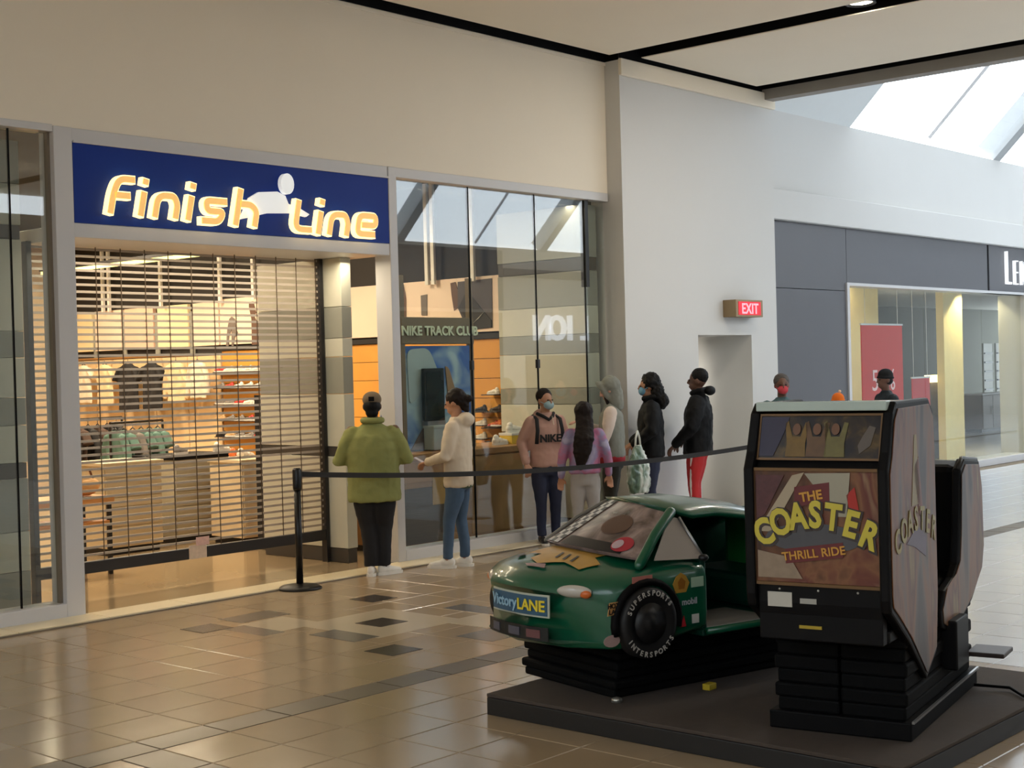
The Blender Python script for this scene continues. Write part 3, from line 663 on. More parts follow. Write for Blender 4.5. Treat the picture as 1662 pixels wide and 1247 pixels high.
# stacks of folded clothes seen past the left pier
t = thing('folded_shelf', 'narrow white shelf of folded clothes beside the left pier', 'shelf unit', (6.95, 3.0, .012))
ob('shelf_back', G().box(-.28, .28, .2, .22, 0, 2.5), M('white laminate', (214, 212, 200), .5), t)
for i in range(5): ob('shelf_board', G().box(-.28, .28, -.15, .2, .9+i*.22, .915+i*.22), M('white laminate', (214, 212, 200), .5), t)
for i, c in enumerate(['white', 'purple', 'grey', 'white', 'purple', 'green']):
    if i < 5:
        s_ = thing('folded_sweater', 'folded %s top beside the left pier, %s shelf from below' % (c, ORD[i]), 'clothing', (6.95, 3.0, .928+i*.22), 0, 'folded tops beside the left pier')
        for j in range(2): ob('fold', G().box(-.2, .2, -.13, .12, j*.055, .05+j*.055), CL[c], s_, bevel=.02)
s_ = thing('folded_sweater', 'green folded top on the highest shelf beside the left pier', 'clothing', (6.95, 3.0, .928+5*.22-.22+.11), 0, 'folded tops beside the left pier')
for j in range(2): ob('fold', G().box(-.2, .2, -.13, .12, j*.03, .028+j*.03), CL['green'], s_, bevel=.012)

# ================================================================== WINDOW DISPLAY
BRN = M('brown board', (112, 96, 70), .5, var=.1); CBR = M('brown counter wood', (156, 114, 68), .45, var=.14, scale=3); CDK = M('dark brown recess shade and stool', (42, 32, 26), .5)
wdp = thing('window_display', 'brown framed club display stand behind the right window', 'display stand', (10.85, .8, .012))
ob('header_board', G().box(0, 1.16, -.02, .06, 2.24, 2.54), BRN, wdp, bevel=.006)
for x in (0, 1.1): ob('stand_post', G().box(x, x+.06, -.01, .05, .9, 3.0), BRN, wdp, bevel=.004)
me = text_mesh('NIKE TRACK CLUB', .145, .006, .004, 0, 'lettering'); place(me, (.6, -.03, 2.34), (1, 0, 0), (0, 0, 1))
ob('lettering', me, M('pale green lettering', (206, 214, 186), .6), wdp)
PO = ramp_mat('cloud sky print', [(44, 84, 158), (54, 100, 170), (160, 186, 196), (190, 206, 206)], (1.6, 1.6, 2.2), .5)
ob('printed_poster', G().box(.06, 1.1, 0, .02, 1.05, 2.22), PO, wdp)
g = G(); pts = round_poly([(.08, 2.18), (.42, 2.2), (.58, 1.9), (.62, 1.7), (.4, 1.78), (.1, 1.55)], .1, 4, True); g.prism(pts, .01, lambda a, b, d: (a, -.004-d, b)); ob('printed_cloud', g, M('pale cloud print', (160, 178, 178), .6), wdp)
g = G(); g.prism(round_poly([(.68, 2.0), (.74, 1.96), (.84, 1.7), (.8, 1.5), (.72, 1.6)], .05, 4, True), .01, lambda a, b, d: (a, -.004-d, b)); ob('printed_figure', g, M('tan print', (150, 118, 78), .6), wdp)
g = G(); g.prism([(.1, 1.06), (.5, 1.06), (.42, 1.5), (.3, 1.3)], .01, lambda a, b, d: (a, -.004-d, b)); ob('printed_track', g, M('grey print', (110, 100, 92), .6), wdp)
tv = thing('display_screen', 'dark screen hung in front of the blue poster', 'screen', (11.12, .74, 1.36))
ob('screen_case', G().box(0, .31, -.03, .03, .03, .62), M('dark green screen', (20, 30, 30), .2), tv, bevel=.01); ob('screen_foot', G().box(.02, .3, -.04, .05, -.02, .03), M('brushed steel', (140, 140, 140), .35, .9), tv); ob('screen_panel', G().box(.02, .29, -.034, -.03, .08, .58), M('screen glass', (28, 40, 40), .08), tv)
bxt = thing('grey_box', 'pale grey box below the dark screen', 'box', (11.28, .7, 1.072)); ob('carton', G().box(-.15, .15, -.1, .06, 0, .24), M('pale grey card', (160, 172, 168), .6), bxt, bevel=.006); ob('carton_lid', G().box(-.155, .155, -.105, .065, .24, .27), M('pale grey card', (160, 172, 168), .6), bxt, bevel=.004)
ct = thing('display_counter', 'long brown wooden counter behind the right window', 'counter', (10.4, .45, .012))
ob('counter_body', G().box(0, 2.6, 0, .8, .06, .98), CBR, ct, bevel=.006); ob('counter_top', G().box(-.03, 2.63, -.03, .83, .98, 1.05), CBR, ct, bevel=.008)
ob('front_panel', G().box(.06, 1.1, -.015, 0, .74, .96), CBR, ct, bevel=.004); ob('front_panel', G().box(1.14, 2.55, -.015, 0, .1, .96), M('light brown counter wood', (168, 128, 78), .45, var=.14, scale=3), ct, bevel=.004)
ob('recess_shade', G().box(.08, .78, -.01, .0, .08, .68), CDK, ct); ob('yellow_panel', G().box(.52, .98, -.02, 0, .48, .8), M('yellow brown panel', (166, 128, 60), .5), ct, bevel=.004)  # flat dark plate paints the shade of an open recess
ob('counter_plinth', G().box(.02, 2.58, .02, .78, 0, .06), DARK, ct)
shoe((12.2, .7, 1.062), .1, 'white', 'white sneaker on the brown counter behind the woman in the cream hoodie', None, 1)
bx2 = thing('shoe_box', 'yellow shoe box on the brown counter at the window end', 'box', (12.62, .75, 1.062)); ob('box_base', G().box(-.14, .14, -.1, .1, 0, .1), M('yellow card', (222, 186, 70), .6), bx2, bevel=.004); ob('box_lid', G().box(-.145, .145, -.105, .105, .1, .13), M('white card', (226, 222, 214), .6), bx2, bevel=.004)
shoe((12.5, .75, 1.194), 0, 'white', 'white sneaker on top of the yellow shoe box', None, 1)
mq = thing('banded_stool', 'low dark stool behind the brown counter', 'stool', (12.95, 1.6, .012)); ob('stool_seat', G().box(-.2, .2, -.2, .2, .3, .36), CDK, mq, bevel=.01)
for sx in (-.18, .14):
    for sy in (-.18, .14): ob('leg', G().box(sx, sx+.04, sy, sy+.04, 0, .3), CDK, mq)

# ================================================================== PEOPLE
SKIN = {'tan': M('tan skin', (176, 128, 100), .55, var=.05), 'dark': M('brown skin', (98, 66, 50), .55, var=.05), 'light': M('fair skin', (206, 158, 138), .55, var=.05)}
HAIR = M('dark brown hair', (26, 17, 13), .6, var=.25, scale=30, spec=.2); HAIRR = M('black hair', (13, 11, 11), .6, var=.25, scale=30, spec=.2)
EYE_ = M('dark eye', (22, 16, 14), .2)
def hand(g, wrist, d, side, curl, sc):
    """palm and five fingers, growing from the wrist along d"""
    d = Vector(d).normalized(); up = Vector((0, 0, 1)); a = d.cross(up)
    a = Vector((1, 0, 0)) if a.length < .2 else a.normalized(); nrm = a.cross(d)
    w = Vector(wrist)
    for i, (off, ln) in enumerate([(-.03, .062), (-.01, .075), (.01, .08), (.03, .072)]):
        k = w+d*.085*sc+a*off*sc; c1 = d*math.cos(curl)-nrm*math.sin(curl); c2 = d*math.cos(2*curl)-nrm*math.sin(2*curl)
        m_ = k+c1*ln*.5*sc; e = m_+c2*ln*.5*sc
        g.tube([w+a*off*.5*sc, k, m_, e], [.015*sc, .0125*sc, .01*sc, .008*sc], 8, True)
    s = 1 if side > 0 else -1
    b = w+d*.025*sc-a*s*.02*sc; m_ = b+(d*.6-a*s*.7-nrm*.3).normalized()*.045*sc; e = m_+(d*.9-a*s*.2-nrm*.3).normalized()*.032*sc
    g.tube([b, m_, e], [.015*sc, .012*sc, .009*sc], 8, True)
def person(label, loc, yaw, Hh, top, bottom, skin='tan', shoes=None, hair='short', hairmat=HAIR, bulk=1.0, arms=None, feet=None, hem=.86, topname='jacket', bottomname='trousers', mask=None, legw=1.0, face=0, tilt=.08, hood=None, puff=0, lean=0, sleeve=None, curl=.5, full=True):
    t = thing('person', label, 'person', (loc[0], loc[1], 0), yaw)
    s = Hh/1.75
    def P(x, y, z): return (x*s, (y+lean*(z-.9))*s, z*s)
    arms = arms or {1: ((.27, -.03, 1.17), (.29, .05, .93)), -1: ((-.27, -.03, 1.17), (-.29, .05, .93))}
    feet = feet or {1: (.1, 0, .12), -1: (-.1, 0, -.12)}      # x, y, toe turn
    hx_ = math.sin(face); hy_ = math.cos(face)
    hc = Vector((0, .015, 1.635)); R3 = Matrix.Rotation(-face, 3, 'Z') @ Matrix.Rotation(-tilt, 3, 'X')
    hs = s*1.07
    def Hd(x, y, z): v = R3 @ (Vector((x, y, z))*1.07); return P(hc.x+v.x, hc.y+v.y, hc.z+v.z)
    g = G()
    g.ell(Hd(0, -.012, .02), (.075*hs, .092*hs, .098*hs)); g.ell(Hd(0, .03, -.055), (.052*hs, .06*hs, .055*hs)); g.tube([Hd(0, .088, .02), Hd(0, .105, -.018), Hd(0, .09, -.022)], [.008*hs, .012*hs, .01*hs], 8, True)
    for q in (-1, 1): g.ell(Hd(q*.075, -.012, -.005), (.012*hs, .022*hs, .03*hs), 8, 6)
    g.ell(Hd(0, .083, -.058), (.024*hs, .012*hs, .01*hs), 8, 6)
    g.tube([P(0, -.01, 1.36), P(0, 0, 1.48), Hd(0, -.005, -.05)], [.075*s, .055*s, .052*s], 12, True)
    g.loft([[P(rx*.82*math.cos(2*PI*j/16), ry*.8*math.sin(2*PI*j/16), z) for j in range(16)] for z, rx, ry in [(.86, .15, .11), (1.0, .15, .11), (1.2, .15, .1), (1.36, .17, .1), (1.44, .1, .07)]])
    for q in (1, -1):
        el, wr = arms[q]; sh = (q*.185*(.6+.4*bulk), -.01, 1.41)
        g.tube([P(*sh), P(*el), P(*wr)], [.045*s, .036*s, .026*s], 10, True)
        dv = Vector(P(*wr))-Vector(P(*el)); hand(g, P(*wr), dv, q, curl, s*1.05)
        fx, fy, tt = feet[q]
        g.tube([P(q*.09, 0, .9), P((q*.09+fx)/2, fy*.5+.02, .48), P(fx, fy, .09)], [.07*s, .048*s, .035*s], 10, True)
    body = ob('body', g, SKIN[skin], t, remesh=.009 if full else .012, sm=2)
    for q in (-1, 1): ob('eye', G().ell(Hd(q*.03, .079, .012), (.011*hs, .008*hs, .007*hs), 8, 6), EYE_, t, True)
    # upper garment
    g = G(); b = bulk
    secs = [(hem, .185*b, .13*b), (hem+.03, .19*b, .135*b), (1.05, .182*b, .128*b), (1.22, .19*b, .13*b), (1.35, .195*b**.5, .125*b**.7), (1.42, .17, .1), (1.475, .085, .075), (1.5, .07, .068)]
    g.loft([[P(rx*math.cos(2*PI*j/20), ry*math.sin(2*PI*j/20)-.005, z) for j in range(20)] for z, rx, ry in secs])
    gs = G()
    for q in (1, -1):
        el, wr = arms[q]; sh = (q*.168*(.6+.4*b), -.01, 1.40-.07*max(0, b-1)); w0 = Vector(el).lerp(Vector(wr), .93)
        (gs if sleeve else g).tube([P(*sh), P(*(Vector(sh).lerp(Vector(el), .5))), P(*el), P(*w0)], [(.075+puff)*s*b**.3, (.07+puff)*s*b**.5, (.062+puff)*s, (.047+puff*.5)*s], 12, True)
    if hood == 'down': g.ell(P(0, -.1, 1.47), (.125*s, .085*s, .075*s)); g.tube([P(-.1, -.03, 1.47), P(0, -.14, 1.5), P(.1, -.03, 1.47)], .035*s, 8, True)
    if puff: g.tube([P(-.07, .06, 1.5), P(-.09, -.05, 1.52), P(0, -.1, 1.54), P(.09, -.05, 1.52), P(.07, .06, 1.5)], .035*s, 8, True)
    ob(topname, g, top, t, remesh=.015, sm=4, disp=.02+puff*.25, dscale=.09)
    if sleeve: ob('sleeves', gs, sleeve, t, remesh=.015, sm=4, disp=.015, dscale=.09)
    # lower garment
    g = G()
    g.loft([[P(rx*b**.6*math.cos(2*PI*j/16), ry*b**.6*math.sin(2*PI*j/16), z) for j in range(16)] for z, rx, ry in [(.78, .15, .115), (.86, .17, .125), (.95, .165, .12), (1.0, .15, .11)]])
    for q in (1, -1):
        fx, fy, tt = feet[q]
        g.tube([P(q*.085, 0, .86), P(q*.088, .01, .7), P((q*.09+fx)/2, fy*.5+.025, .48), P(fx, fy*.9, .25), P(fx, fy, .09)], [.098*s*b**.5, .095*s*legw**.5*b**.4, .068*s*legw, .058*s*legw, .055*s*legw], 12, False)
    ob(bottomname, g, bottom, t, remesh=.014, sm=3, disp=.014, dscale=.1)
    if shoes:
        for q in (1, -1):
            fx, fy, tt = feet[q]; g = G()
            for y, z, rx, ry, rz in [(-.03, .06, .04, .05, .055), (.03, .055, .042, .06, .045), (.1, .042, .046, .07, .034), (.15, .036, .043, .05, .028)]: g.ell((0, y*s, z*s), (rx*s, ry*s, rz*s), 10, 6)
            o = ob('shoe', g, shoes, t, loc=P(fx, fy, 0), rot=(0, 0, -tt), remesh=.012, sm=2)
            rings = []
            for i in range(9):
                y = (-.085+.29*i/8)*s; w = (.042+.008*math.sin(PI*i/8)-(.02 if i in (0, 8) else 0))*s; rings.append([(-w, y, 0), (w, y, 0), (w, y, .026), (-w, y, .026)])
            so = ob('sole', G().loft(rings), M('white rubber sole', (226, 220, 210), .6), o)
    # head
    if hair == 'short':
        g = G(); g.ell(Hd(0, -.03, .045), (.088*hs, .095*hs, .09*hs)); ob('hair', g, hairmat, t, remesh=.01, sm=2, disp=.015, dscale=.03)
    elif hair == 'bun':
        g = G(); g.ell(Hd(0, -.03, .04), (.09*hs, .1*hs, .098*hs)); g.ell(Hd(0, -.14, .0), (.04*hs, .045*hs, .035*hs)); g.tube([Hd(0, -.08, -.02), Hd(0, -.09, -.1)], [.06*hs, .03*hs], 10, True); ob('hair', g, hairmat, t, remesh=.01, sm=2, disp=.018, dscale=.03)
    elif hair == 'long':
        g = G(); g.ell(Hd(0, -.025, .035), (.108*hs, .112*hs, .112*hs)); g.tube([Hd(0, -.06, 0), Hd(0, -.1, -.15), P(-.02, -.17, 1.35), P(-.05, -.18, 1.18), P(-.07, -.17, 1.02)], [.1*hs, .105*hs, .115*hs, .1*hs, .05*hs], 14, True, .55); ob('hair', g, hairmat, t, remesh=.011, sm=2, disp=.02, dscale=.04)
    elif hair == 'bushy':
        g = G(); g.ell(Hd(0, -.035, .045), (.105*hs, .105*hs, .105*hs)); g.ell(Hd(0, -.085, -.07), (.105*hs, .08*hs, .12*hs)); g.ell(Hd(0, -.12, -.16), (.1*hs, .08*hs, .1*hs)); ob('hair', g, hairmat, t, remesh=.012, sm=2, disp=.045, dscale=.04)
    elif hair == 'beanie':
        g = G(); g.ell(Hd(0, -.02, .06), (.087*hs, .1*hs, .085*hs)); g.tube([Hd(.086*math.cos(2*PI*j/12), -.015+.098*math.sin(2*PI*j/12), .03+.012*math.sin(2*PI*j/12)) for j in range(13)], .014*hs, 8); ob('knit_cap', g, hairmat, t, remesh=.011, sm=2)
        g = G(); g.ell(Hd(0, -.03, -.01), (.078*hs, .08*hs, .06*hs)); ob('hair', g, HAIRR, t, remesh=.011, sm=2)
    elif hair == 'cap':
        g = G(); g.ell(Hd(0, -.015, .06), (.088*hs, .1*hs, .075*hs)); g.ell(Hd(0, .12, .035), (.07*hs, .07*hs, .012*hs)); ob('cap', g, hairmat, t, remesh=.01, sm=2)
        g = G(); g.ell(Hd(0, -.03, .0), (.082*hs, .088*hs, .075*hs)); g.ell(Hd(0, -.05, -.06), (.06*hs, .055*hs, .05*hs)); ob('hair', g, HAIRR, t, remesh=.01, sm=2)
        ob('cap_patch', G().box(-.025*hs, .025*hs, -.004, .004, -.02*hs, .02*hs), BLACK, t, loc=Hd(0, -.113, .06))
    elif hair == 'hood':
        g = G(); rings = []
        g.ell(Hd(0, -.035, .03), (.098*hs, .105*hs, .11*hs)); g.tube([Hd(0, -.04, -.04), P(0, -.06, 1.48)], [.085*hs, .085*hs], 12, True)
        g.tube([Hd(.07*math.cos(a), .045+.02*math.sin(a), .0+.115*math.sin(a)) for a in [PI*(j/10*1.4-.2) for j in range(11)]], .028*hs, 8, True)
        ob('hood', g, hairmat, t, remesh=.011, sm=3, disp=.02, dscale=.06)
        g = G(); g.tube([Hd(-.04, .06, -.03), Hd(-.05, .07, -.13)], .02*hs, 8, True); g.tube([Hd(.04, .06, -.03), Hd(.05, .07, -.13)], .02*hs, 8, True); ob('hair', g, HAIR, t, remesh=.01)
    if mask:
        g = G(); g.ell(Hd(0, .058, -.042), (.06*hs, .05*hs, .052*hs)); ob('face_mask', g, mask, t, remesh=.009, sm=2)
        for q in (-1, 1): ob('mask_loop', G().tube([Hd(q*.055, .06, -.03), Hd(q*.08, -.005, -.005)], .003, 6), mask, t)
    t['s_'] = s; del t['s_']
    return t, P, Hd
WS = M('white sneaker leather', (232, 226, 216), .5); DS = M('dark sneaker leather', (40, 38, 40), .5)
GREEN = M('olive green fleece', (134, 136, 80), .9, var=.08, scale=12, bump=.15, bscale=60); BLK = M('black cloth', (20, 19, 22), .85, var=.15, scale=10)
CREAMC = M('cream hoodie cotton', (208, 192, 170), .9, var=.06, scale=10); JEAN = M('blue denim', (66, 88, 112), .85, var=.2, scale=14); NAVY = M('navy denim', (36, 42, 66), .85, var=.15, scale=12)
PINKC = M('dusty pink cotton', (190, 150, 136), .9, var=.06, scale=10); GREYC = M('light grey leggings', (164, 160, 158), .85, var=.05, scale=12)
TIE = ramp_mat('pink and lilac tie dye', [(150, 80, 120), (176, 110, 140), (140, 134, 168), (170, 164, 190)], (5, 5, 5), .9)
HOODG = M('grey green hood cotton', (128, 130, 122), .9, var=.08, scale=10); OFFW = M('off white sleeve cotton', (212, 196, 184), .9, var=.05); BLKJ = M('black quilted nylon', (12, 12, 14), .65, var=.2, scale=8, spec=.2)
REDP = M('red track pants', (186, 32, 34), .7, var=.08, scale=10); MASKB = M('pale blue face mask', (150, 178, 186), .8); MASKR = M('red cloth mask', (190, 60, 70), .8)
def away(loc, extra=0):             # yaw that turns the back to the camera
    d = Vector((loc[0]-CAM.x, loc[1]-CAM.y)); return math.atan2(d.y, d.x)-PI/2+extra
# 1 olive jacket
L_ = (9.27, -.42)
t, P, Hd = person('heavy-set person in an olive green jacket and black trousers seen from behind', L_, away(L_, -.05), 1.74, GREEN, BLK, 'dark', WS, 'cap', M('taupe cap cotton', (112, 96, 76), .9), 1.38,
    {1: ((.33, -.02, 1.12), (.18, .26, 1.1)), -1: ((-.34, -.02, 1.12), (-.18, .26, 1.1))}, {1: (.075, .05, .9), -1: (-.05, 0, .05)}, .72, legw=1.25, bottomname='trousers')
ob('jacket_collar', G().tube([P(.09*math.cos(a), .08*math.sin(a)-.01, 1.5) for a in [2*PI*j/14 for j in range(15)]], .03, 8), GREEN, t, True)
ob('ear_pendant', G().ell(P(.085, .0, 1.53), (.008, .008, .022), 8, 6), M('silver', (220, 220, 220), .2, 1), t)
# 2 cream hoodie
L_ = (10.12, -.72); FW = math.atan2(.75+.25, -.66+.2)-PI/2
t, P, Hd = person('woman in a cream hoodie and blue jeans looking at a phone', L_, FW, 1.74, CREAMC, JEAN, 'tan', WS, 'bun', HAIR, 1.06,
    {1: ((.24, .05, 1.14), (.1, .3, 1.06)), -1: ((-.25, .04, 1.12), (-.06, .3, 1.05))}, {1: (.07, -.03, -.05), -1: (-.09, .1, -.1)}, .8, 'hoodie', 'jeans', tilt=.3, hood='down', legw=.95)
ph = ob('phone', G().box(-.035, .035, -.07, .07, -.004, .004), M('phone case', (190, 180, 186), .3), t, bevel=.003, loc=P(.02, .4, 1.06), rot=(.5, 0, 0))
ob('hem_shirt', G().tube([P(.15*math.cos(a), .12*math.sin(a), .82) for a in [2*PI*j/14 for j in range(15)]], .03, 8), M('green undershirt', (70, 86, 66), .9), t, True)
# 3 pink hoodie
L_ = (12.0, -.28)
t, P, Hd = person('masked person in a dusty pink hoodie with dark backpack straps, facing the camera', L_, away(L_, PI+.35), 1.7, PINKC, NAVY, 'tan', DS, 'short', HAIR, 1.05,
    {1: ((.28, -.05, 1.16), (.27, .08, .93)), -1: ((-.27, -.05, 1.15), (-.16, .12, .95))}, {1: (.09, .03, .1), -1: (-.1, -.02, -.15)}, .88, 'hoodie', 'jeans', MASKB, face=-.35, hood='down')
for q in (-1, 1): ob('backpack_strap', G().tube([P(q*.13, -.05, 1.47), P(q*.14, .1, 1.43), P(q*.15, .145, 1.3), P(q*.16, .13, 1.15)], .022, 8, False, .5), BLK, t, True)
me = text_mesh('NIKE', .115, .004, .004); place(me, P(0, .152, 1.17), (-1, 0, 0), (0, 0, 1)); ob('chest_lettering', me, BLK, t)
g = G(); g.ell(P(0, -.2, 1.22), (.15, .08, .2)); ob('backpack', g, BLK, t, remesh=.015, sm=3)
ob('drawcord', G().tube([P(-.04, .11, 1.46), P(-.05, .14, 1.36)], .005, 6), CREAMC, t); ob('collar_lining', G().tube([P(-.1, 0, 1.49), P(-.06, .09, 1.46), P(0, .12, 1.42), P(.06, .09, 1.46), P(.1, 0, 1.49)], .018, 8), BLK, t, True)
# 4 tie dye girl
L_ = (11.78, -1.0)
t, P, Hd = person('girl with long dark hair in a tie-dye top and light grey leggings', L_, away(L_, .1), 1.55, TIE, GREYC, 'tan', WS, 'long', HAIR, 1.02,
    {1: ((.27, -.04, 1.15), (.29, .0, .9)), -1: ((-.27, -.04, 1.15), (-.29, .0, .88))}, None, .92, 'top', 'leggings')
# 5 hooded person
L_ = (12.62, -.72); FL = math.atan2(.75+.1, -.66+.1)-PI/2
t, P, Hd = person('person with a grey hood up and pale sleeves looking down at their hands', L_, FL, 1.8, HOODG, M('dark olive trousers', (44, 42, 36), .85), 'light', DS, 'hood', HOODG, 1.08,
    {1: ((.24, .06, 1.16), (.06, .32, 1.27)), -1: ((-.26, .04, 1.12), (-.08, .33, 1.2))}, None, .9, 'hooded_vest', 'trousers', tilt=.45, sleeve=OFFW)
ob('red_waistband', G().loft([[P(.2*math.cos(2*PI*j/20), .145*math.sin(2*PI*j/20), z) for j in range(20)] for z in (.84, .95)]), M('red sweatshirt hem', (150, 22, 36), .85), t, True)
# plastic bag hung from the arm of the hooded person
bg_ = thing('carrier_bag', 'green and white plastic carrier bag hanging beside the hooded person', 'bag', tuple(onY(1037, 800, -1.15)))
g = G(); g.loft([[(rx*math.cos(2*PI*j/18)*(1+.08*math.sin(4*2*PI*j/18)), ry*math.sin(2*PI*j/18), z) for j in range(18)] for z, rx, ry in [(0, .16, .07), (.1, .19, .09), (.3, .18, .08), (.42, .12, .05), (.52, .06, .03)]])
ob('bag_body', g, ramp_mat('green and white plastic', [(40, 60, 44), (96, 120, 100), (200, 206, 198), (222, 224, 218)], (9, 9, 2), .3), bg_, remesh=.014, sm=2, disp=.04, dscale=.05)
me = text_mesh('TEXT', .11, .003, .003) if False else None
for q in (-1, 1): ob('bag_handle', G().tube([(q*.05, 0, .48), (q*.035, 0, .6), (0, 0, .68)], .012, 6), M('white plastic', (210, 214, 206), .35), bg_, True)
# 6 bushy hair, black jacket
L_ = (13.5, -.62)
t, P, Hd = person('person with bushy dark hair and a blue mask in a black puffer jacket and jeans', L_, FL+.1, 1.82, BLKJ, NAVY, 'tan', DS, 'bushy', HAIRR, 1.15,
    {1: ((.27, .0, 1.15), (.16, .2, 1.0)), -1: ((-.28, .0, 1.15), (-.18, .2, 1.0))}, None, .84, 'puffer_jacket', 'jeans', M('bright blue face mask', (110, 160, 190), .8), puff=.02)
# 7 black coat, red pants
L_ = (14.32, -.72)
t, P, Hd = person('tall person in a black coat and red track pants with a white stripe', L_, FL-.15, 1.87, BLKJ, REDP, 'dark', WS, 'short', HAIRR, 1.25,
    {1: ((.29, .02, 1.15), (.2, .2, .95)), -1: ((-.3, .02, 1.12), (-.22, .22, .92))}, {1: (.11, .02, .1), -1: (-.11, 0, -.1)}, .8, 'coat', 'track_pants', puff=.02, lean=-.04)
ob('side_stripe', G().tube([P(-.185, .03, .85), P(-.175, .035, .7), P(-.155, .04, .48), P(-.155, .02, .25), P(-.16, 0, .1)], [.022, .022, .02, .018, .018], 8, False, .5), WS, t, True)
g = G(); g.ell(P(0, -.13, 1.52), (.12, .07, .06)); ob('coat_hood', g, BLKJ, t, remesh=.014, sm=3)
# 8-10 behind the cabinet
L_ = (15.0, -1.5)
person('person in a teal and grey top with a red mask behind the arcade cabinet', L_, away(L_, PI+.2), 1.78, M('teal grey top', (70, 96, 100), .85, var=.2, scale=5), BLK, 'dark', DS, 'short', M('greying hair', (74, 68, 64), .8), 1.2, mask=MASKR, topname='shirt', full=False)
L_ = (16.38, -1.5)
t, P, Hd = person('child in an orange knit cap and black top behind the arcade cabinet', L_, away(L_, .4), 1.5, BLK, NAVY, 'dark', DS, 'beanie', M('orange knit', (226, 110, 26), .95, bump=.3, bscale=80), 1.0, topname='shirt', full=False)
ob('pompom', G().ell(Hd(.03, -.02, .16), (.022, .022, .022), 10, 7), M('pale wool', (224, 190, 160), .95), t, remesh=.008, disp=.012, dscale=.02)
L_ = (17.7, -1.5)
person('bearded man in a black knit cap and dark jacket before the red poster', L_, FL+.35, 1.78, M('dark teal jacket', (30, 38, 42), .8), BLK, 'dark', DS, 'beanie', M('black knit', (18, 17, 18), .95, bump=.3, bscale=80), 1.2, topname='jacket', full=False)

# ================================================================== QUEUE BARRIER
BM = M('black stanchion metal', (26, 24, 24), .35, .4)
def stanchion(label, x, y):
    t = thing('stanchion', label, 'barrier post', (x, y, 0), 0, 'queue barrier posts')
    ob('base', G().lathe([(.001, 0), (.2, 0), (.2, .012), (.17, .03), (.08, .045), (.04, .05), (.001, .05)], n=32), BM, t, True)
    ob('post', G().lathe([(.001, .045), (.032, .045), (.032, .9), (.001, .9)], n=20), BM, t, True); ob('belt_head', G().lathe([(.001, .9), (.038, .9), (.04, .93), (.04, 1.08), (.03, 1.1), (.001, 1.1)], n=20), BM, t, True)
    ob('belt_slot', G().box(.03, .045, -.02, .02, 1.01, 1.075), DARK, t)
    return t
S0 = Vector((8.32, -.42, 1.04)); S1 = Vector((13.55, -2.15, 1.04))
stanchion('black belt barrier post standing in front of the roller grille', S0.x, S0.y)
stanchion('black belt barrier post hidden behind the arcade cabinet', S1.x, S1.y)
dr = (S1-S0).normalized(); A = S0+dr*.05; B = S1-dr*.05
g = G(); n = 40; rings = []
for i in range(n+1):
    u_ = i/n; p = A.lerp(B, u_); p.z -= .115*4*u_*(1-u_); nn = Vector((-dr.y, dr.x, 0))*.0015
    rings.append([p+nn+Vector((0, 0, .024)), p-nn+Vector((0, 0, .024)), p-nn-Vector((0, 0, .024)), p+nn-Vector((0, 0, .024))])
tag(ob('barrier_belt', g.loft(rings), M('black webbing', (28, 26, 26), .5)), 'long black barrier belt stretched in front of the queue', 'belt')

# ================================================================== EXIT SIGN
ex = thing('exit_sign', 'lit red exit sign in a brass box above the door recess', 'sign', (15.72, -.22, 2.55))
BR = M('tarnished brass box', (150, 128, 96), .45, .5)
ob('sign_box', G().box(0, .66, -.2, 0, 0, .225), BR, ex, bevel=.006)
ob('sign_face', G().box(.06, .6, -.206, -.2, .025, .2), M('dark red sign face', (170, 20, 36), .4, emit=.6, ecol=(220, 20, 40)), ex)
me = text_mesh('EXIT', .19, .003, .004, 0, 'lettering', space=1.05); place(me, (.33, -.209, .045), (1, 0, 0), (0, 0, 1)); ob('lettering', me, M('lit pink letters', (255, 120, 130), .4, emit=1.6), ex)

# ================================================================== OPTICIAN THINGS
t = thing('optician_sign', 'white capital letters on the grey fascia at the right edge', 'sign', (25.4, -.0, 3.24))
WL = M('white lit letters', (240, 242, 245), .4, emit=.6)
for ch, x, h in (('L', .12, .66), ('E', .47, .5), ('N', .84, .5)):
    me = text_mesh(ch, h/.7, .03, -.022, 0, 'letter'); me.transform(Matrix.Diagonal((.56, 1, 1, 1))); place(me, (x, -.03, 0), (1, 0, 0), (0, 0, 1)); ob('letter', me, WL, t)
def poster(label, px0, py0, px1, py1, Y, col, texts):
    a, b = onY(px0, py0, Y), onY(px1, py1, Y); x0, x1, z1, z0 = a.x, b.x, a.z, b.z
    t = thing('sale_poster', label, 'poster', ((x0+x1)/2, Y, max(z0, .15))); z0 = max(z0, .15)
    w = (x1-x0)/2; h = z1-z0
    ob('poster_sheet', G().box(-w, w, -.01, .01, 0, h), col, t); ob('poster_rod', G().box(-w-.02, w+.02, -.015, .015, h, h+.03), TRIM, t)
    for s_, size, fz in texts:
        me = text_mesh(s_, size, .003, .0); place(me, (0, -.014, h*fz), (1, 0, 0), (0, 0, 1)); ob('lettering', me, M('pale pink lettering', (240, 200, 200), .5), t)
    for x in (-w*.8, w*.8): ob('hanging_wire', G().box(x-.003, x+.003, -.003, .003, h+.03, 3.38-max(z0, .15)), TRIM, t)
    return t
poster('large red sale poster in the optician window', 1397, 528, 1467, 700, .6, M('red poster print', (204, 44, 42), .6, var=.05), [('50%', .5, .4)])
poster('small red poster beside the large one in the optician window', 1480, 615, 1510, 700, .9, M('deep red poster print', (190, 50, 60), .5), [])
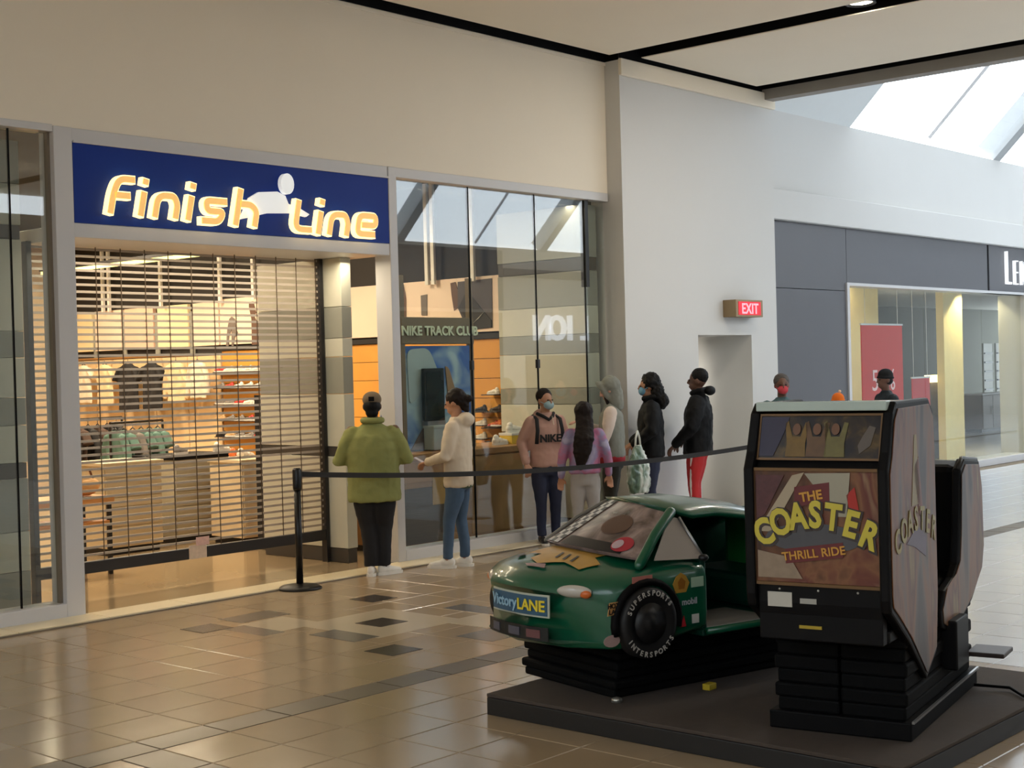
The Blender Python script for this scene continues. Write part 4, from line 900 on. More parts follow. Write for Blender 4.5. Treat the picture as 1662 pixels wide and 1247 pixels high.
def ceil_spot(label, x, y):
    t = thing('ceiling_spotlight', label, 'lamp', (x, y, 3.38)); ob('lamp_ring', G().lathe([(.1, .02), (.16, .02), (.16, -.02), (.1, -.02)], n=20), TRIM, t, True); ob('lamp_disc', G().lathe([(.001, .0), (.12, .0), (.12, -.012), (.001, -.012)], n=20), M('lit spot disc', (255, 232, 170), .5, emit=8), t, True)
    l = bpy.data.lights.new('spot', 'SPOT'); l.energy = 120; l.color = (1, .85, .5); l.spot_size = 1.9; l.shadow_soft_size = .08; o = bpy.data.objects.new('spot', l); o.location = (x, y, 3.33); C.objects.link(o)
q = onZ(1413, 470, 3.36); ceil_spot('round ceiling spotlight above the large red poster', q.x, min(max(q.y, .4), 1.6))
ceil_spot('round ceiling spotlight by the cream fin', 26.2, .9)
lb = thing('light_shelf', 'glowing shelf bar in the optician window', 'lamp', tuple(onY(1530, 614, 1.5))); ob('light_bar', G().box(-.7, .7, -.05, .05, -.07, .07), M('lit shelf bar', (255, 232, 170), .5, emit=2.2), lb, bevel=.01)
ob('bar_stand', G().box(-.6, .6, -.02, .02, -lb.location.z+.02, -.07), M('frame display board', (96, 88, 84), .5, var=.5, scale=8), lb)
def cabinet(name, label, px0, px1, Y, z1, mat, depth=.5):
    a, b = onY(px0, 740, Y).x, onY(px1, 740, Y).x; t = thing(name, label, 'cabinet', ((a+b)/2, Y, .012)); w = (b-a)/2
    ob('carcass', G().box(-w, w, 0, depth, .08, z1), mat, t, bevel=.01); ob('plinth', G().box(-w+.03, w-.03, .03, depth-.03, 0, .08), DARK, t); ob('worktop', G().box(-w-.02, w+.02, -.02, depth+.02, z1, z1+.04), TRIM, t, bevel=.006)
    n = max(1, round(2*w/.6))
    for i in range(n):
        d = ob('cabinet_door', G().box(-w+2*w*i/n+.01, -w+2*w*(i+1)/n-.01, -.015, 0, .1, z1-.02), mat, t, bevel=.004); ob('handle', G().tube([(-w+2*w*(i+.85)/n, -.03, z1*.5), (-w+2*w*(i+.85)/n, -.03, z1*.7)], .01, 6), TRIM, d)
    return t
cabinet('display_cabinet', 'reddish brown cabinet behind the optician window', 1508, 1536, 2.6, .75, M('red brown wood', (126, 84, 58), .45, var=.15))
cabinet('display_cabinet', 'low grey cabinet at the foot of the optician window', 1510, 1546, 1.9, .5, M('grey laminate', (120, 122, 122), .5))
cabinet('service_counter', 'long brown service counter inside the optician doorway', 1596, 1690, 4.5, .95, M('optician brown wood', (112, 88, 66), .45, var=.15))
for i, px in enumerate((1605, 1625, 1645)):
    q = onY(px, 640, 5.8); t = thing('frame_rack', 'tall pale eyewear rack inside the optician doorway, %s from the left' % ORD[i], 'rack', (q.x, 5.8, .012), 0, 'eyewear racks in the optician shop')
    ob('rack_back', G().box(-.3, .3, 0, .05, .2, 2.3), M('pale rack board', (196, 200, 190), .4), t, bevel=.01); ob('rack_base', G().box(-.32, .32, -.1, .15, 0, .2), DARK, t)
    for j in range(7): ob('eyewear_row', G().box(-.26, .26, -.03, 0, .5+j*.25, .54+j*.25), M('dark eyewear', (50, 60, 70), .3), t)
dj = thing('doorway_jamb', 'dark green door jamb at the right edge of the optician entrance', 'door frame', (29.2, 0, .0)); ob('jamb_post', G().box(-.1, .5, -.02, .3, 0, 3.05), M('dark green metal', (58, 66, 60), .4), dj, bevel=.01); ob('jamb_strip', G().box(-.16, -.1, -.03, .1, 0, 3.05), TRIM, dj)

# ================================================================== RIDE PLATFORM
pf = thing('ride_platform', 'low dark carpeted platform under the two coin rides', 'platform', (5.85, -7.72, 0))
PFM = M('dark grey carpet', (70, 60, 53), .85, var=.15, scale=20, bump=.2, bscale=200)
ob('platform_top', G().box(0, 2.2, .2, 2.72, .1, .12), PFM, pf, bevel=.004); ob('platform_edge', G().box(.0, 2.2, 0.2, 2.72, .0, .098), M('black platform edging', (22, 20, 20), .5), pf, bevel=.004)

# ================================================================== CAR RIDE
CO = Vector((5.91, -5.16, .12))
car = thing('car_ride', 'green racing car coin ride with sponsor stickers and a printed windscreen', 'coin ride', tuple(CO), math.radians(-14))
CG = M('glossy dark green fibreglass', (8, 84, 58), .3, var=.05, coat=.4); CG_SHADE = M('dark green fibreglass', (8, 58, 44), .35, var=.06)  # second green is darkened to paint in the cabin's shade
HWD = .62; Z0 = -.12      # heights below are above the floor; the car stands on the platform
def bow(o): return .26*(abs(o)/HWD)**2.3
ST = [  # x, half width, bottom, shoulder, crown
 (.0, .575, .45, .70, .735), (.03, .60, .425, .755, .785), (.10, .615, .42, .79, .82), (.22, .62, .42, .815, .855), (.36, .62, .43, .83, .885), (.50, .62, .44, .84, .90), (.66, .62, .45, .84, .905), (.90, .62, .46, .835, .90)]
def sec(hw, z0, zs, zc):
    h = [(.0, z0), (.6, z0), (.93, z0), (.985, z0+.03), (1.0, z0+.1), (1.0, zs-.09), (.985, zs-.035), (.93, zs), (.8, zs+.012), (.5, zc-.012), (.0, zc)]
    R = [(f*hw, z) for f, z in h]; return R+[(-f*hw, z) for f, z in h[-2:0:-1]]
rings = []
for i, (x, hw, z0, zs, zc) in enumerate(ST):
    fade = 1 if x < .5 else max(0, 1-(x-.5)/.4)
    rings.append([(x+bow(o*HWD/hw if x < .05 else o)*fade, o, z+Z0) for o, z in sec(hw, z0, zs, zc)])
ob('front_body', G().loft(rings), CG, car, True, bevel=.012)
def interp(x, k):
    for a, b in zip(ST[:-1], ST[1:]):
        if x <= b[0]: f = max(0, (x-a[0])/(b[0]-a[0])); return a[k]+(b[k]-a[k])*f
    return ST[-1][k]
def hoodz(x, o):
    f = abs(o)/HWD; xs = max(0, x-bow(o)); zs, zc = interp(xs, 3), interp(xs, 4)
    if f < .5: return zc-.012*f/.5
    if f < .8: return (zc-.012)+(zs+.012-zc+.012)*(f-.5)/.3
    return zs+.012-.012*(f-.8)/.13
def hood_decal(poly, nm, mat, lift=.006):
    n = len(poly); c = (sum(p[0] for p in poly)/n, sum(p[1] for p in poly)/n); g = G(); pts = []
    P2 = []
    for i in range(n):
        a, b = poly[i], poly[(i+1) % n]
        for t in (0, .34, .67): P2.append((a[0]+(b[0]-a[0])*t, a[1]+(b[1]-a[1])*t))
    vs = [(c[0], c[1], hoodz(*c)+lift+Z0)]; m_ = len(P2)
    for r in (.35, .7, 1.0): vs += [(c[0]+(x-c[0])*r, c[1]+(y-c[1])*r, hoodz(c[0]+(x-c[0])*r, c[1]+(y-c[1])*r)+lift+Z0) for x, y in P2]
    fs = [(0, 1+i, 1+(i+1) % m_) for i in range(m_)]
    for q in range(2): fs += [(1+q*m_+i, 1+(q+1)*m_+i, 1+(q+1)*m_+(i+1) % m_, 1+q*m_+(i+1) % m_) for i in range(m_)]
    g.add(vs, fs); return ob(nm, g, mat, car, True)
def front_decal(poly, nm, mat, lift=.006, th=.006):
    g = G(); g.prism(poly, th, lambda o, z, d: (bow(o)-lift-d-.002+max(0, (z-.70))*.35, o, z+Z0)); return ob(nm, g, mat, car)
def side_decal(poly, nm, mat, th=.004, lift=.001):
    g = G(); g.prism(poly, th, lambda x, z, d: (x, -HWD-lift-d, z+Z0)); return ob(nm, g, mat, car)
def rect(x0, x1, z0, z1, n=6): return [(x0+(x1-x0)*i/n, z0) for i in range(n+1)]+[(x1-(x1-x0)*i/n, z1) for i in range(n+1)]
def ova(x, z, a, b, n=16): return [(x+a*math.cos(2*PI*i/n), z+b*math.sin(2*PI*i/n)) for i in range(n)]
def side_text(s, x, z, size, mat, bold=.0):
    me = text_mesh(s, size, .0015, bold); place(me, (x, -HWD-.008, z+Z0), (1, 0, 0), (0, 0, 1)); return ob('lettering', me, mat, car)
YEL = M('gold sticker', (186, 142, 58), .4, var=.2, scale=14); WHI = M('white sticker', (206, 206, 200), .4); BLU = M('blue lettering', (40, 60, 150), .4); BKD = M('black sticker', (24, 22, 24), .4); RED = M('red sticker', (180, 40, 50), .4)
# bonnet emblem
hood_decal([(x+.05, o-.06) for x, o in [(.18, .2), (.26, .2), (.28, .34), (.44, .32), (.44, .14), (.52, -.02), (.46, -.22), (.34, -.2), (.3, -.3), (.18, -.26), (.2, -.1), (.12, .05)]], 'bonnet_emblem', YEL)
hood_decal([(.24, .3), (.3, .36), (.34, .36), (.28, .26)], 'bonnet_emblem_mark', BKD, .009)  # small black sticker mark on the emblem
for i, o in enumerate((.02, -.05, -.12)): hood_decal([(.27, o-.06), (.35, o-.03), (.35, o-.05), (.27, o-.085)], 'bonnet_lettering', BKD, .009)
hood_decal([(.12, .02), (.15, .08), (.18, -.08), (.14, -.12)], 'bonnet_caption', M('grey pink sticker', (150, 120, 120), .4), .009)
# nose
front_decal(rect(-.30, .2, .585, .71, 8), 'name_plate', M('pale plate', (190, 196, 180), .4))
front_decal(rect(-.29, .19, .595, .70, 8), 'name_plate_field', M('blue green plate field', (52, 92, 120), .4), .012, .004)
for s_, o0, z0, sz, mt in (('Victory', .055, .625, .085, M('pale blue lettering', (150, 190, 214), .4)), ('LANE', -.18, .62, .085, M('yellow lettering', (232, 210, 60), .4))):
    me = text_mesh(s_, sz, .002, .002)
    for v in me.vertices:
        o = o0-v.co.x; z = z0+v.co.y; v.co = (bow(o)-.024-v.co.z, o, z+Z0)
    ob('lettering', me, mt, car)
front_decal(rect(-.29, .27, .455, .53, 8), 'lower_grille', M('dark grille', (22, 26, 28), .5))
front_decal(rect(-.24, -.14, .47, .515, 3), 'grille_sticker', M('dull pink sticker', (112, 72, 74), .5), .012, .004)
front_decal(rect(-.08, .02, .47, .515, 3), 'grille_sticker', M('grey sticker', (84, 84, 96), .5), .012, .004)
front_decal(rect(.12, .2, .47, .515, 3), 'grille_sticker', M('grey sticker', (84, 84, 96), .5), .012, .004)
for q in (-1, 1):
    g = G(); g.ell((0, 0, 0), (.03, .105, .036), 18, 10)
    h = ob('headlight', g, M('pearly headlight', (196, 190, 180), .2, coat=.5), car, True, loc=(bow(.41)+(.028 if q < 0 else .05), q*.41, .735+Z0), rot=(0, -.25, -q*.5))
    g = G(); g.ell((-.012, q*.07, -.008), (.022, .035, .024), 12, 8); ob('indicator', g, M('orange indicator', (214, 110, 50), .3), h, True)
# side stickers
side_decal([(.665, .69), (.74, .69), (.765, .74), (.74, .78), (.705, .80), (.67, .78), (.645, .74)], 'side_sticker', YEL)
side_decal([(.685, .71), (.725, .71), (.735, .75), (.705, .775), (.68, .75)], 'sticker_mark', M('ochre print', (150, 96, 30), .5), .003, .005)
side_decal(rect(.78, .87, .71, .765, 2), 'side_sticker', M('pale green sticker', (170, 196, 172), .4))
side_text('mobil', .76, .62, .05, M('grey lettering', (170, 174, 180), .4), .001)
side_decal([(.69, .5), (.735, .5), (.72, .56)], 'side_sticker', RED); side_decal(rect(.78, .83, .51, .56, 2), 'side_sticker', WHI)
side_decal(rect(.36, .5, .775, .81, 3), 'side_sticker', M('pink red sticker', (190, 120, 110), .4))
side_decal(rect(.265, .3, .62, .69, 2) if False else [(.185, .62), (.25, .625), (.262, .69), (.2, .69)], 'side_sticker', M('orange sticker', (196, 150, 90), .4))
for i, w_ in enumerate(('HOT', 'LAP')): side_text(w_, .222, .66-.032*i, .036, BKD, .001)
side_decal(ova(.21, .485, .055, .032), 'side_sticker', M('greyish pink sticker', (176, 150, 146), .4))
# wheel
wh = ob('wheel', G().lathe([(.001, -.04), (.15, -.04), (.185, -.03), (.195, .0), (.195, .05), (.185, .075), (.15, .08), (.12, .06), (.001, .05)], n=40), M('black tyre rubber', (16, 15, 16), .6), car, True, loc=(.46, -HWD+.045, .555+Z0), rot=(PI/2, 0, 0))
ob('wheel_hub', G().lathe([(.001, .05), (.1, .055), (.11, .075), (.05, .07), (.03, .09), (.001, .09)], n=24), DARK, wh, True)
TL = M('white tyre lettering', (190, 186, 180), .5)
for s_, a0, flip in (('SUPERSPORTS', 155, 1), ('INTERSPORTS', -60, 1)):
    for i, ch in enumerate(s_):
        a = math.radians(a0-i*(12.0 if a0 > 0 else 11.5)) if a0 > 0 else math.radians(-150+i*11.5)
        me = text_mesh(ch, .04, .001, .001)
        rr = .150 if a0 > 0 else .183
        ox, oz = rr*math.cos(a), rr*math.sin(a)
        up_ = (math.cos(a), math.sin(a)) if a0 > 0 else (-math.cos(a), -math.sin(a)); xa = (up_[1], -up_[0])
        for v in me.vertices:
            px, pz = ox+xa[0]*v.co.x+up_[0]*v.co.y, oz+xa[1]*v.co.x+up_[1]*v.co.y; v.co = (px, pz, .081+v.co.z)
        ob('tyre_lettering', me, TL, wh)
ob('wheel_arch', G().tube([(.46+.225*math.cos(a), -HWD+.002, .56+.215*math.sin(a)+Z0) for a in [PI*(j/16*1.16-.08) for j in range(17)]], .022, 8), BLACK, car, True)
wl = ob('wheel', wh.data, None, car, True, loc=(.46, HWD-.045, .555+Z0), rot=(-PI/2, 0, 0))
# windscreen, pillars and roof
BL, BR_, TL_, TR_ = Vector((.60, .50, .895)), Vector((.50, -.52, .885)), Vector((1.02, .40, 1.12)), Vector((.80, -.44, 1.115))
BC, TC = Vector((.42, 0, .915)), Vector((.86, 0, 1.14))
def wsp(u_, v_):
    def q(a, b, c, t): return a*(1-t)**2+(b*2-(a+c)*.5)*(2*t*(1-t))+c*t*t
    p = q(BL, BC, BR_, u_).lerp(q(TL_, TC, TR_, u_), v_); return (p.x, p.y, p.z+Z0)
def grid_patch(u0, u1, v0, v1, lift, nu=10, nv=6):
    g = G(); vs = []
    for j in range(nv+1):
        for i in range(nu+1):
            p = Vector(wsp(u0+(u1-u0)*i/nu, v0+(v1-v0)*j/nv)); vs.append(p+Vector((-.45, 0, .9))*lift)
    g.add(vs, [(j*(nu+1)+i, j*(nu+1)+i+1, (j+1)*(nu+1)+i+1, (j+1)*(nu+1)+i) for j in range(nv) for i in range(nu)]); return g
WSM = ramp_mat('printed windscreen artwork', [(70, 58, 54), (112, 96, 90), (142, 122, 116), (168, 146, 140)], (7, 7, 7), .25)
g = grid_patch(0, 1, 0, 1, 0); g2 = grid_patch(0, 1, 0, 1, -.012); n_ = len(g.v); g.add(g2.v, g2.f); ob('windscreen', g, WSM, car, True)
CKW = M('white check print', (200, 196, 190), .3)
for i in range(12):
    for j in range(3):
        if (i+j) % 2: ob('checker_print', grid_patch(.10+j*.07, .17+j*.07, .02+i*.08, .02+(i+1)*.08, .005, 2, 1), BKD, car)
        else: ob('checker_print', grid_patch(.10+j*.07, .17+j*.07, .02+i*.08, .02+(i+1)*.08, .005, 2, 1), CKW, car)
ob('printed_dash', grid_patch(.35, .88, .02, .2, .004), M('black print', (30, 28, 30), .5), car, True)
def oval_patch(u_, v_, a, b, lift, n=20):
    g = G(); vs = [Vector(wsp(u_, v_))+Vector((-.45, 0, .9))*lift]+[Vector(wsp(u_+a*math.cos(2*PI*i/n), v_+b*math.sin(2*PI*i/n)))+Vector((-.45, 0, .9))*lift for i in range(n)]
    g.add(vs, [(0, 1+i, 1+(i+1) % n) for i in range(n)]); return g
ob('printed_helmet', oval_patch(.85, .2, .07, .15, .007), M('red helmet print', (176, 44, 60), .4), car, True)
ob('printed_helmet_visor', oval_patch(.825, .18, .035, .09, .010), M('pale print', (196, 170, 176), .4), car, True)
ob('printed_seat', oval_patch(.66, .55, .13, .2, .004), M('dark brown print', (92, 66, 52), .6), car, True)
def pill(a, b, r=.03): return G().tube([Vector(a)+Vector((0, 0, Z0)), (Vector(a)+Vector(b))*.5+Vector((0, 0, Z0+.018)), Vector(b)+Vector((0, 0, Z0))], r, 10, True)
ob('roof_pillar', pill(BR_+Vector((-.02, -.02, -.03)), TR_), CG, car, True); ob('roof_pillar', pill(BL, TL_, .012), M('grey pillar trim', (120, 116, 108), .4), car, True)
# near side window in front of the opening
sw_ = [(.54, .88), (.78, 1.09), (.83, 1.08), (.89, .86)]
g = G(); g.prism(sw_, .008, lambda x, z, d: (x, -.60+(z-.88)*.7+d, z+Z0)); ob('side_window', g, M('dull grey window', (150, 140, 132), .3), car)
ob('window_trim', G().tube([(.89, -.61, .86+Z0), (.835, -.47, 1.085+Z0)], .008, 8), M('steel trim', (170, 170, 170), .3, .8), car, True)
# roof and far side
rings = []
for x, zc, w in [(.80, 1.135, .42), (.92, 1.165, .43), (1.15, 1.165, .44), (1.45, 1.12, .45), (1.7, 1.04, .46), (2.0, .97, .5)]:
    top = [(x, w*math.cos(a), zc-.09+.09*math.sin(a)) for a in [PI*j/12 for j in range(13)]]
    bot = [(x, (w-.03)*math.cos(a), zc-.11+.08*math.sin(a)) for a in [PI*(12-j)/12 for j in range(13)]]
    if x == .80:
        rr = []
        for k_, p in enumerate(top+bot):
            q = Vector(wsp(min(1, max(0, (.41-p[1])/.85)), 1.0)); rr.append((q.x-.012, p[1], q.z+(.016 if k_ < 13 else -.006)))
        rings.append(rr)
    else: rings.append([(p[0]+(.0 if p[1] < 0 else .2*(1-(x-.8)/1.2)*p[1]/w)+(.06 if x < 1 else 0), p[1], p[2]+Z0) for p in top+bot])
ob('roof', G().loft(rings), CG, car, True)
g = G(); g.prism([(.88, .46), (2.3, .46), (2.3, .98), (1.9, 1.0), (1.5, 1.07), (1.1, 1.1), (.9, .95)], .05, lambda x, z, d: (x, HWD-.12-d, z+Z0)); ob('far_side', g, CG_SHADE, car, bevel=.01)
g = G(); g.prism([(1.45, .46), (2.45, .46), (2.45, .92), (1.9, .98), (1.6, 1.06), (1.45, 1.08), (1.35, .9)], .05, lambda x, z, d: (x, -HWD+.04+d, z+Z0)); ob('rear_side', g, CG_SHADE, car, bevel=.01)
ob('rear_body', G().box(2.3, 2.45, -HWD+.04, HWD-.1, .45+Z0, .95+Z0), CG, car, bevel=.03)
ob('dash_bulkhead', G().box(.88, .92, -HWD+.03, HWD-.1, .46+Z0, .88+Z0), CG_SHADE, car, bevel=.008)
ob('cabin_floor', G().box(.88, 2.3, -HWD+.02, HWD-.12, .42+Z0, .46+Z0), CG_SHADE, car, bevel=.008)
ob('entry_step', G().box(.92, 1.42, -HWD+.0, -.2, .46+Z0, .475+Z0), M('worn grey step', (150, 146, 140), .4), car, bevel=.004)
ob('sill_trim', G().tube([(.88, -HWD-.01, .455+Z0), (2.3, -HWD-.01, .44+Z0)], .02, 8), CG, car, True)
st_ = ob('seat', G().box(1.55, 1.95, -.4, .35, .46+Z0, .66+Z0), CG_SHADE, car, bevel=.04); ob('seat_back', G().box(1.92, 2.06, -.4, .35, .6+Z0, 1.0+Z0), M('bright green seat', (40, 130, 60), .4), st_, bevel=.05)
ob('steering_wheel', G().tube([(1.02+.03*math.sin(a), -.1+.15*math.cos(a), .92+.14*math.sin(a)+Z0) for a in [2*PI*j/20 for j in range(21)]], .014, 8), DARK, car, True)
ob('door_mirror', G().ell((.86, -HWD-.02, .87+Z0), (.03, .03, .02), 12, 8), DARK, car, True)
# concertina base
BELL = M('black rubber bellows', (8, 8, 9), .75, var=.2, scale=8, spec=.12)
for i in range(6):
    e = .02*(i % 2); ob('bellows_fold', G().box(.36-e+.01*i, 1.66+e, -.44-e, .42+e, .0+.05*i+.0, .05+.05*i), BELL, car, bevel=.014)
ob('foot_bolt', G().lathe([(.001, 0), (.03, 0), (.03, .02), (.001, .03)], n=12), M('steel bolt', (180, 178, 170), .3, .8), car, True, loc=(.33, -.5, 0))
ob('yellow_wedge', G().box(0, .07, 0, .05, 0, .035), M('yellow plastic', (196, 170, 40), .5), None, bevel=.004, loc=(onZ(1152, 1122, .12).x, onZ(1152, 1122, .12).y, .12))
wy = bpy.data.objects['yellow_wedge']; tag(wy, 'small yellow plastic wedge on the platform beside the car ride', 'wedge')

# ================================================================== ARCADE CABINET
cab = thing('arcade_cabinet', 'tall black simulator cabinet with roller coaster artwork and yellow lettering', 'arcade machine', (6.14, -6.68, .12), math.radians(11-90))
# local axes: x = right along the front, y = depth away from the viewer, z up
CB = M('black cabinet laminate', (8, 7, 9), .5, var=.1, spec=.18); ART = ramp_mat('coaster artwork print', [(52, 28, 22), (92, 54, 34), (128, 84, 56), (100, 46, 38), (140, 108, 82)], (6, 6, 3), .35)
MARQ = ramp_mat('marquee photo print', [(14, 11, 13), (26, 19, 24), (52, 38, 22), (92, 72, 34)], (11, 11, 10), .3)
CWD = .70
prof = [(-.27, .62), (-.28, .68), (-.28, 1.30), (-.24, 1.36), (-.17, 1.57), (-.12, 1.60), (.46, 1.60), (.52, 1.55), (.52, .78), (.3, .62)]
g = G(); g.prism(prof, CWD-.1, lambda y, z, d: (.05+d, y, z)); ob('tower_body', g, CB, cab, bevel=.006)
sidep = [(-.30, .66), (-.315, .72), (-.315, 1.32), (-.27, 1.40), (-.2, 1.58), (-.14, 1.63), (.45, 1.63), (.53, 1.56), (.55, 1.4), (.55, .62), (.5, .34), (.3, .24), (.02, .46), (-.2, .6)]
sidep = [q for q in sidep]
def side_panel(pl, nm, d0, d1, mat): g = G(); g.prism(pl, d1-d0, lambda y, z, d: (d0+d, y, z)); return ob(nm, g, mat, cab, bevel=.012)
side_panel(sidep, 'side_panel', 0, .05, CB); side_panel(sidep, 'side_panel', CWD-.05, CWD, CB)
SART = ramp_mat('side artwork print', [(62, 48, 44), (100, 80, 66), (124, 78, 44), (92, 50, 32), (134, 108, 62)], (6, 6, 1.3), .4)
def inset(pl, k=.035):
    cx = sum(a for a, b in pl)/len(pl); cz = sum(b for a, b in pl)/len(pl); out = []
    for a, b in pl:
        d = Vector((a-cx, b-cz)); l = d.length; out.append((cx+d.x*(1-k/l), cz+d.y*(1-k/l)))
    return out
side_panel(inset(sidep), 'side_artwork', CWD+.0, CWD+.006, SART)
for pts, c in [([(.06, 1.12), (.13, 1.46), (.17, 1.46), (.22, 1.12)], (142, 122, 66)), ([(-.05, .95), (.15, 1.02), (.32, .95), (.3, .85), (.1, .92)], (86, 66, 84)), ([(.1, 1.3), (.2, 1.35), (.26, 1.1), (.2, 1.06)], (120, 66, 44))]:
    side_panel(pts, 'side_print', CWD+.006, CWD+.008, M('side print %d' % c[0], c, .4, var=.15, scale=8))
for i, ch in enumerate('COASTER'):
    u_ = i/6-.5; me = text_mesh(ch, .16, .0012, .004); me.transform(Matrix.Diagonal((.85, 1, 1, 1))); ang = -u_*.6
    place(me, (CWD+.009, .13+u_*.62, 1.0-u_*u_*.3), (0, math.cos(ang), math.sin(ang)), (0, -math.sin(ang), math.cos(ang))); ob('side_lettering', me, M('dull yellow side lettering', (150, 134, 66), .4), cab)
# front artwork
ob('front_artwork', G().box(.05, CWD-.05, -.292, -.281, .78, 1.31), ART, cab, bevel=.002)
def fpoly(pts, nm, mat, lift=.004): g = G(); g.prism(pts, .002, lambda x, z, d: (x, -.292-lift-d, z)); return ob(nm, g, mat, cab)
FR = M('bronze picture frame', (112, 84, 54), .4, .4)
for (x0, x1, z0, z1) in [(.04, .66, .765, .78), (.04, .66, 1.31, 1.325), (.04, .052, .765, 1.325), (.648, .66, .765, 1.325)]: ob('artwork_frame', G().box(x0, x1, -.3, -.281, z0, z1), FR, cab)
fpoly([(.06, 1.02), (.24, 1.29), (.3, 1.305), (.13, 1.02)], 'printed_track', M('pale track print', (176, 160, 136), .4))
fpoly([(.3, 1.3), (.52, 1.305), (.5, 1.1), (.46, 1.1)], 'printed_track', M('pale sky print', (164, 158, 140), .4))
fpoly([(.06, 1.29), (.2, 1.29), (.1, 1.1), (.06, 1.08)], 'printed_crowd', M('dark crowd print', (84, 46, 50), .4, var=.6, scale=30))
fpoly([(.5, 1.2), (.54, 1.24), (.56, 1.12), (.52, 1.1)], 'printed_flash', M('red print', (176, 44, 36), .4))
fpoly([(.06, .80), (.28, .80), (.22, .9), (.06, .93)], 'printed_ground', M('greyish print', (150, 130, 110), .4, var=.3, scale=20))
fpoly(ova(.34, .995, .24, .07), 'printed_emblem', M('slate print', (78, 78, 84), .4))
fpoly([(.25, 1.14), (.42, 1.17), (.42, 1.26), (.25, 1.235)], 'printed_banner', M('dark red banner print', (104, 36, 40), .4), .006)
fpoly([(.2, .87), (.48, .91), (.48, .98), (.2, .94)], 'printed_banner', M('dark red banner print', (104, 36, 40), .4), .006)
LY = M('yellow cabinet lettering', (206, 190, 70), .4); LO = M('amber cabinet lettering', (206, 150, 60), .4)
def ftext(ch, x, z, size, ang, mat, bold):
    me = text_mesh(ch, size, .0015, bold); place(me, (x, -.303, z), (math.cos(ang), 0, math.sin(ang)), (-math.sin(ang), 0, math.cos(ang))); ob('lettering', me, mat, cab)
for i, ch in enumerate('COASTER'):
    u_ = i/6-.5; sh_ = ob; 
    me = text_mesh(ch, .155, .0015, .006); ang = -u_*.75; x = .35+u_*.47; z = 1.05-u_*u_*.34; me.transform(Matrix.Diagonal((.84, 1.1, 1, 1)))
    place(me, (x, -.3035, z), (math.cos(ang), 0, math.sin(ang)), (-math.sin(ang), 0, math.cos(ang))); o = ob('lettering', me, LY, cab)
    me2 = text_mesh(ch, .155, .001, .014); me2.transform(Matrix.Diagonal((.84, 1.1, 1, 1))); place(me2, (x+.004, -.3, z-.004), (math.cos(ang), 0, math.sin(ang)), (-math.sin(ang), 0, math.cos(ang))); ob('letter_outline', me2, M('dark letter outline', (60, 50, 50), .4), o)
ftext('THE', .335, 1.175, .06, .17, LO, .002); ftext('THRILL RIDE', .34, .905, .056, .14, LO, .001)
# marquee
def mq_(x0, x1, a, b, lift, nm, mat):
    p0, p1 = Vector((-.24, 1.36)), Vector((-.17, 1.57)); d = (p1-p0); n = Vector((-d.y, d.x)).normalized()
    A, B = p0+d*a+n*lift, p0+d*b+n*lift; A2, B2 = A-n*.006, B-n*.006
    g = G(); g.prism([tuple(A), tuple(B), tuple(B2), tuple(A2)], x1-x0, lambda y, z, q: (x0+q, y, z)); return ob(nm, g, mat, cab)
mq_(.05, .65, .02, .98, .012, 'marquee_panel', MARQ)
def mqp(pts, nm, mat, lift=.0145):
    p0, d = Vector((-.24, 1.36)), Vector((.07, .21)); n = Vector((-d.y, d.x)).normalized()
    g = G(); g.prism(pts, .0015, lambda x, t, q: (x, p0.x+d.x*t+n.x*(lift+q), p0.y+d.y*t+n.y*(lift+q))); return ob(nm, g, mat, cab)
for x0, x1, a, b in [(.05, .65, -.03, .02), (.05, .65, .96, 1.01), (.05, .058, .02, .96), (.642, .65, .02, .96)]: mq_(x0, x1, a, b, .018, 'marquee_frame', FR)
mqp([(.06, .06), (.13, .06), (.17, .5), (.2, .94), (.06, .94)], 'marquee_print', M('dusky blue print', (46, 42, 66), .4)) 
for x, c in ((.24, (116, 88, 30)), (.34, (98, 70, 42)), (.43, (106, 98, 50))):
    mqp([(x-.05, .05), (x+.05, .05), (x+.045, .35), (x+.06, .8), (x+.04, .82), (x+.02, .5), (x-.02, .5), (x-.045, .85), (x-.06, .8), (x-.045, .35)], 'printed_rider', M('rider print %d' % c[1], c, .4, var=.3, scale=30))
    mqp([(x+.02*math.cos(2*PI*i/14), .66+.13*math.sin(2*PI*i/14)) for i in range(14)], 'printed_rider_face', M('rider face print', (112, 76, 52), .4), .018)
mqp([(.55, .12), (.6, .3), (.62, .7), (.59, .74), (.56, .5), (.54, .3)], 'marquee_print', M('grey marquee print', (96, 86, 78), .4))
ob('top_panel', G().box(.05, CWD-.05, -.16, .46, 1.60, 1.62), M('glossy green top', (40, 96, 62), .15), cab)
ob('top_light_strip', G().box(.03, CWD-.03, -.2, -.12, 1.59, 1.635), M('pale plastic strip', (190, 206, 200), .25), cab, bevel=.006)
# lower front
ob('lower_panel', G().box(.05, CWD-.05, -.27, -.2, .5, .64), CB, cab, bevel=.006)
for x0, x1, z0, z1, c in [(.1, .22, .66, .73, (196, 192, 182)), (.26, .34, .68, .705, (170, 168, 160)), (.25, .36, .56, .575, (176, 150, 40))]:
    ob('label_sticker', G().box(x0, x1, -.285 if z0 > .6 else -.276, -.279 if z0 > .6 else -.27, z0, z1), M('label print %d' % c[2], c, .5), cab)
for x in (.16, .35, .54): ob('frame_screw', G().ell((x, -.283, .745), (.006, .004, .006), 8, 6), M('steel bolt', (180, 178, 170), .3, .8), cab)
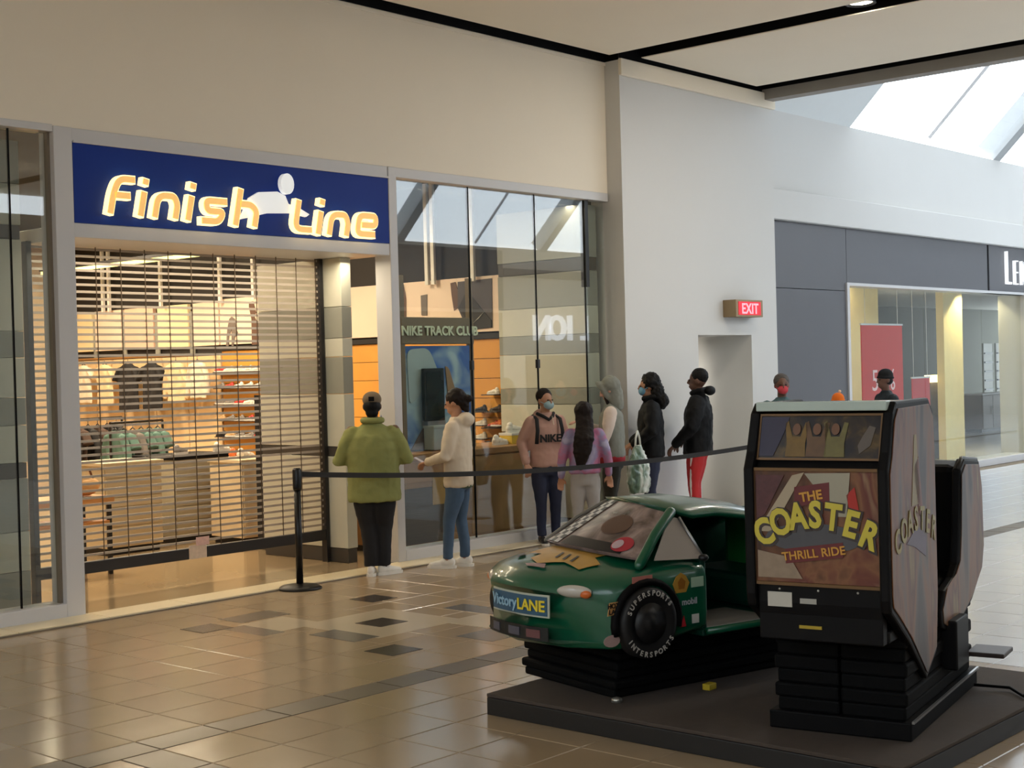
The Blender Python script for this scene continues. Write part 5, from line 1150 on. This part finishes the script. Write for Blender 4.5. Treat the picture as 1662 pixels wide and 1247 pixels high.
# pleated base
ob('base_plinth', G().box(-.01, CWD, -.01, 1.37, 0, .09), BLACK, cab, bevel=.008)
for i in range(6):
    e = .012*(i % 2)
    for x0, x1 in ((.03-e, .345), (.355, CWD-.03+e)): ob('skirt_pleat', G().box(x0, x1, .01-e, 1.33+e, .09+i*.07, .159+i*.07), BELL, cab, bevel=.012)
ob('base_top', G().box(.04, CWD-.04, -.2, 1.34, .5, .56), CB, cab, bevel=.01)
for x in (.26, .44): ob('latch', G().tube([(x, -.006, .46), (x+.012, -.012, .49)], .006, 8), M('steel bolt', (180, 178, 170), .3, .8), cab, True)
ob('skirt_rail', G().box(CWD, CWD+.012, 0, 1.37, .085, .097), M('steel trim', (170, 170, 170), .3, .8), cab)
# seat shell behind the tower
rear = [(.6, .52), (.62, .44), (.85, .36), (1.3, .48), (1.56, .62), (1.62, .75), (1.6, 1.1), (1.54, 1.24), (1.2, 1.27), (1.1, 1.22), (1.05, .9), (1.0, .72), (.9, .66), (.7, .62)]
side_panel(rear, 'seat_side', CWD-.05, CWD, CB); side_panel(rear, 'seat_side', 0, .05, CB); side_panel(inset(rear, .03), 'seat_side_artwork', CWD, CWD+.006, SART)
ob('seat_trim', G().tube([(CWD-.02, y, z) for y, z in [(1.1, 1.22), (1.2, 1.275), (1.54, 1.245), (1.605, 1.1), (1.625, .75), (1.56, .61)]], .012, 8), M('black rubber trim', (24, 23, 25), .35), cab, True)
ob('seat_shell', G().box(.05, CWD-.05, 1.15, 1.55, .5, 1.24), BLACK, cab, bevel=.04); ob('seat_cushion', G().box(.06, CWD-.06, .62, 1.2, .52, .66), BLACK, cab, bevel=.03)
ob('screen_hood', G().box(.06, CWD-.06, .5, .6, .85, 1.5), CB, cab, bevel=.02)
ob('coin_box', G().box(CWD-.12, CWD+.05, .72, .98, .2, .46), CB, cab, bevel=.01); ob('step_plate', G().box(CWD, CWD+.2, 1.12, 1.36, .2, .225), M('brown step plate', (52, 40, 36), .5), cab, bevel=.006)
ob('power_cable', G().tube([(CWD+.02, 1.2, .03), (CWD+.2, 1.25, .02), (CWD+.3, 1.1, .015), (CWD+.36, 1.2, .05), (CWD+.3, 1.32, .04)], .009, 6), BLACK, cab, True)
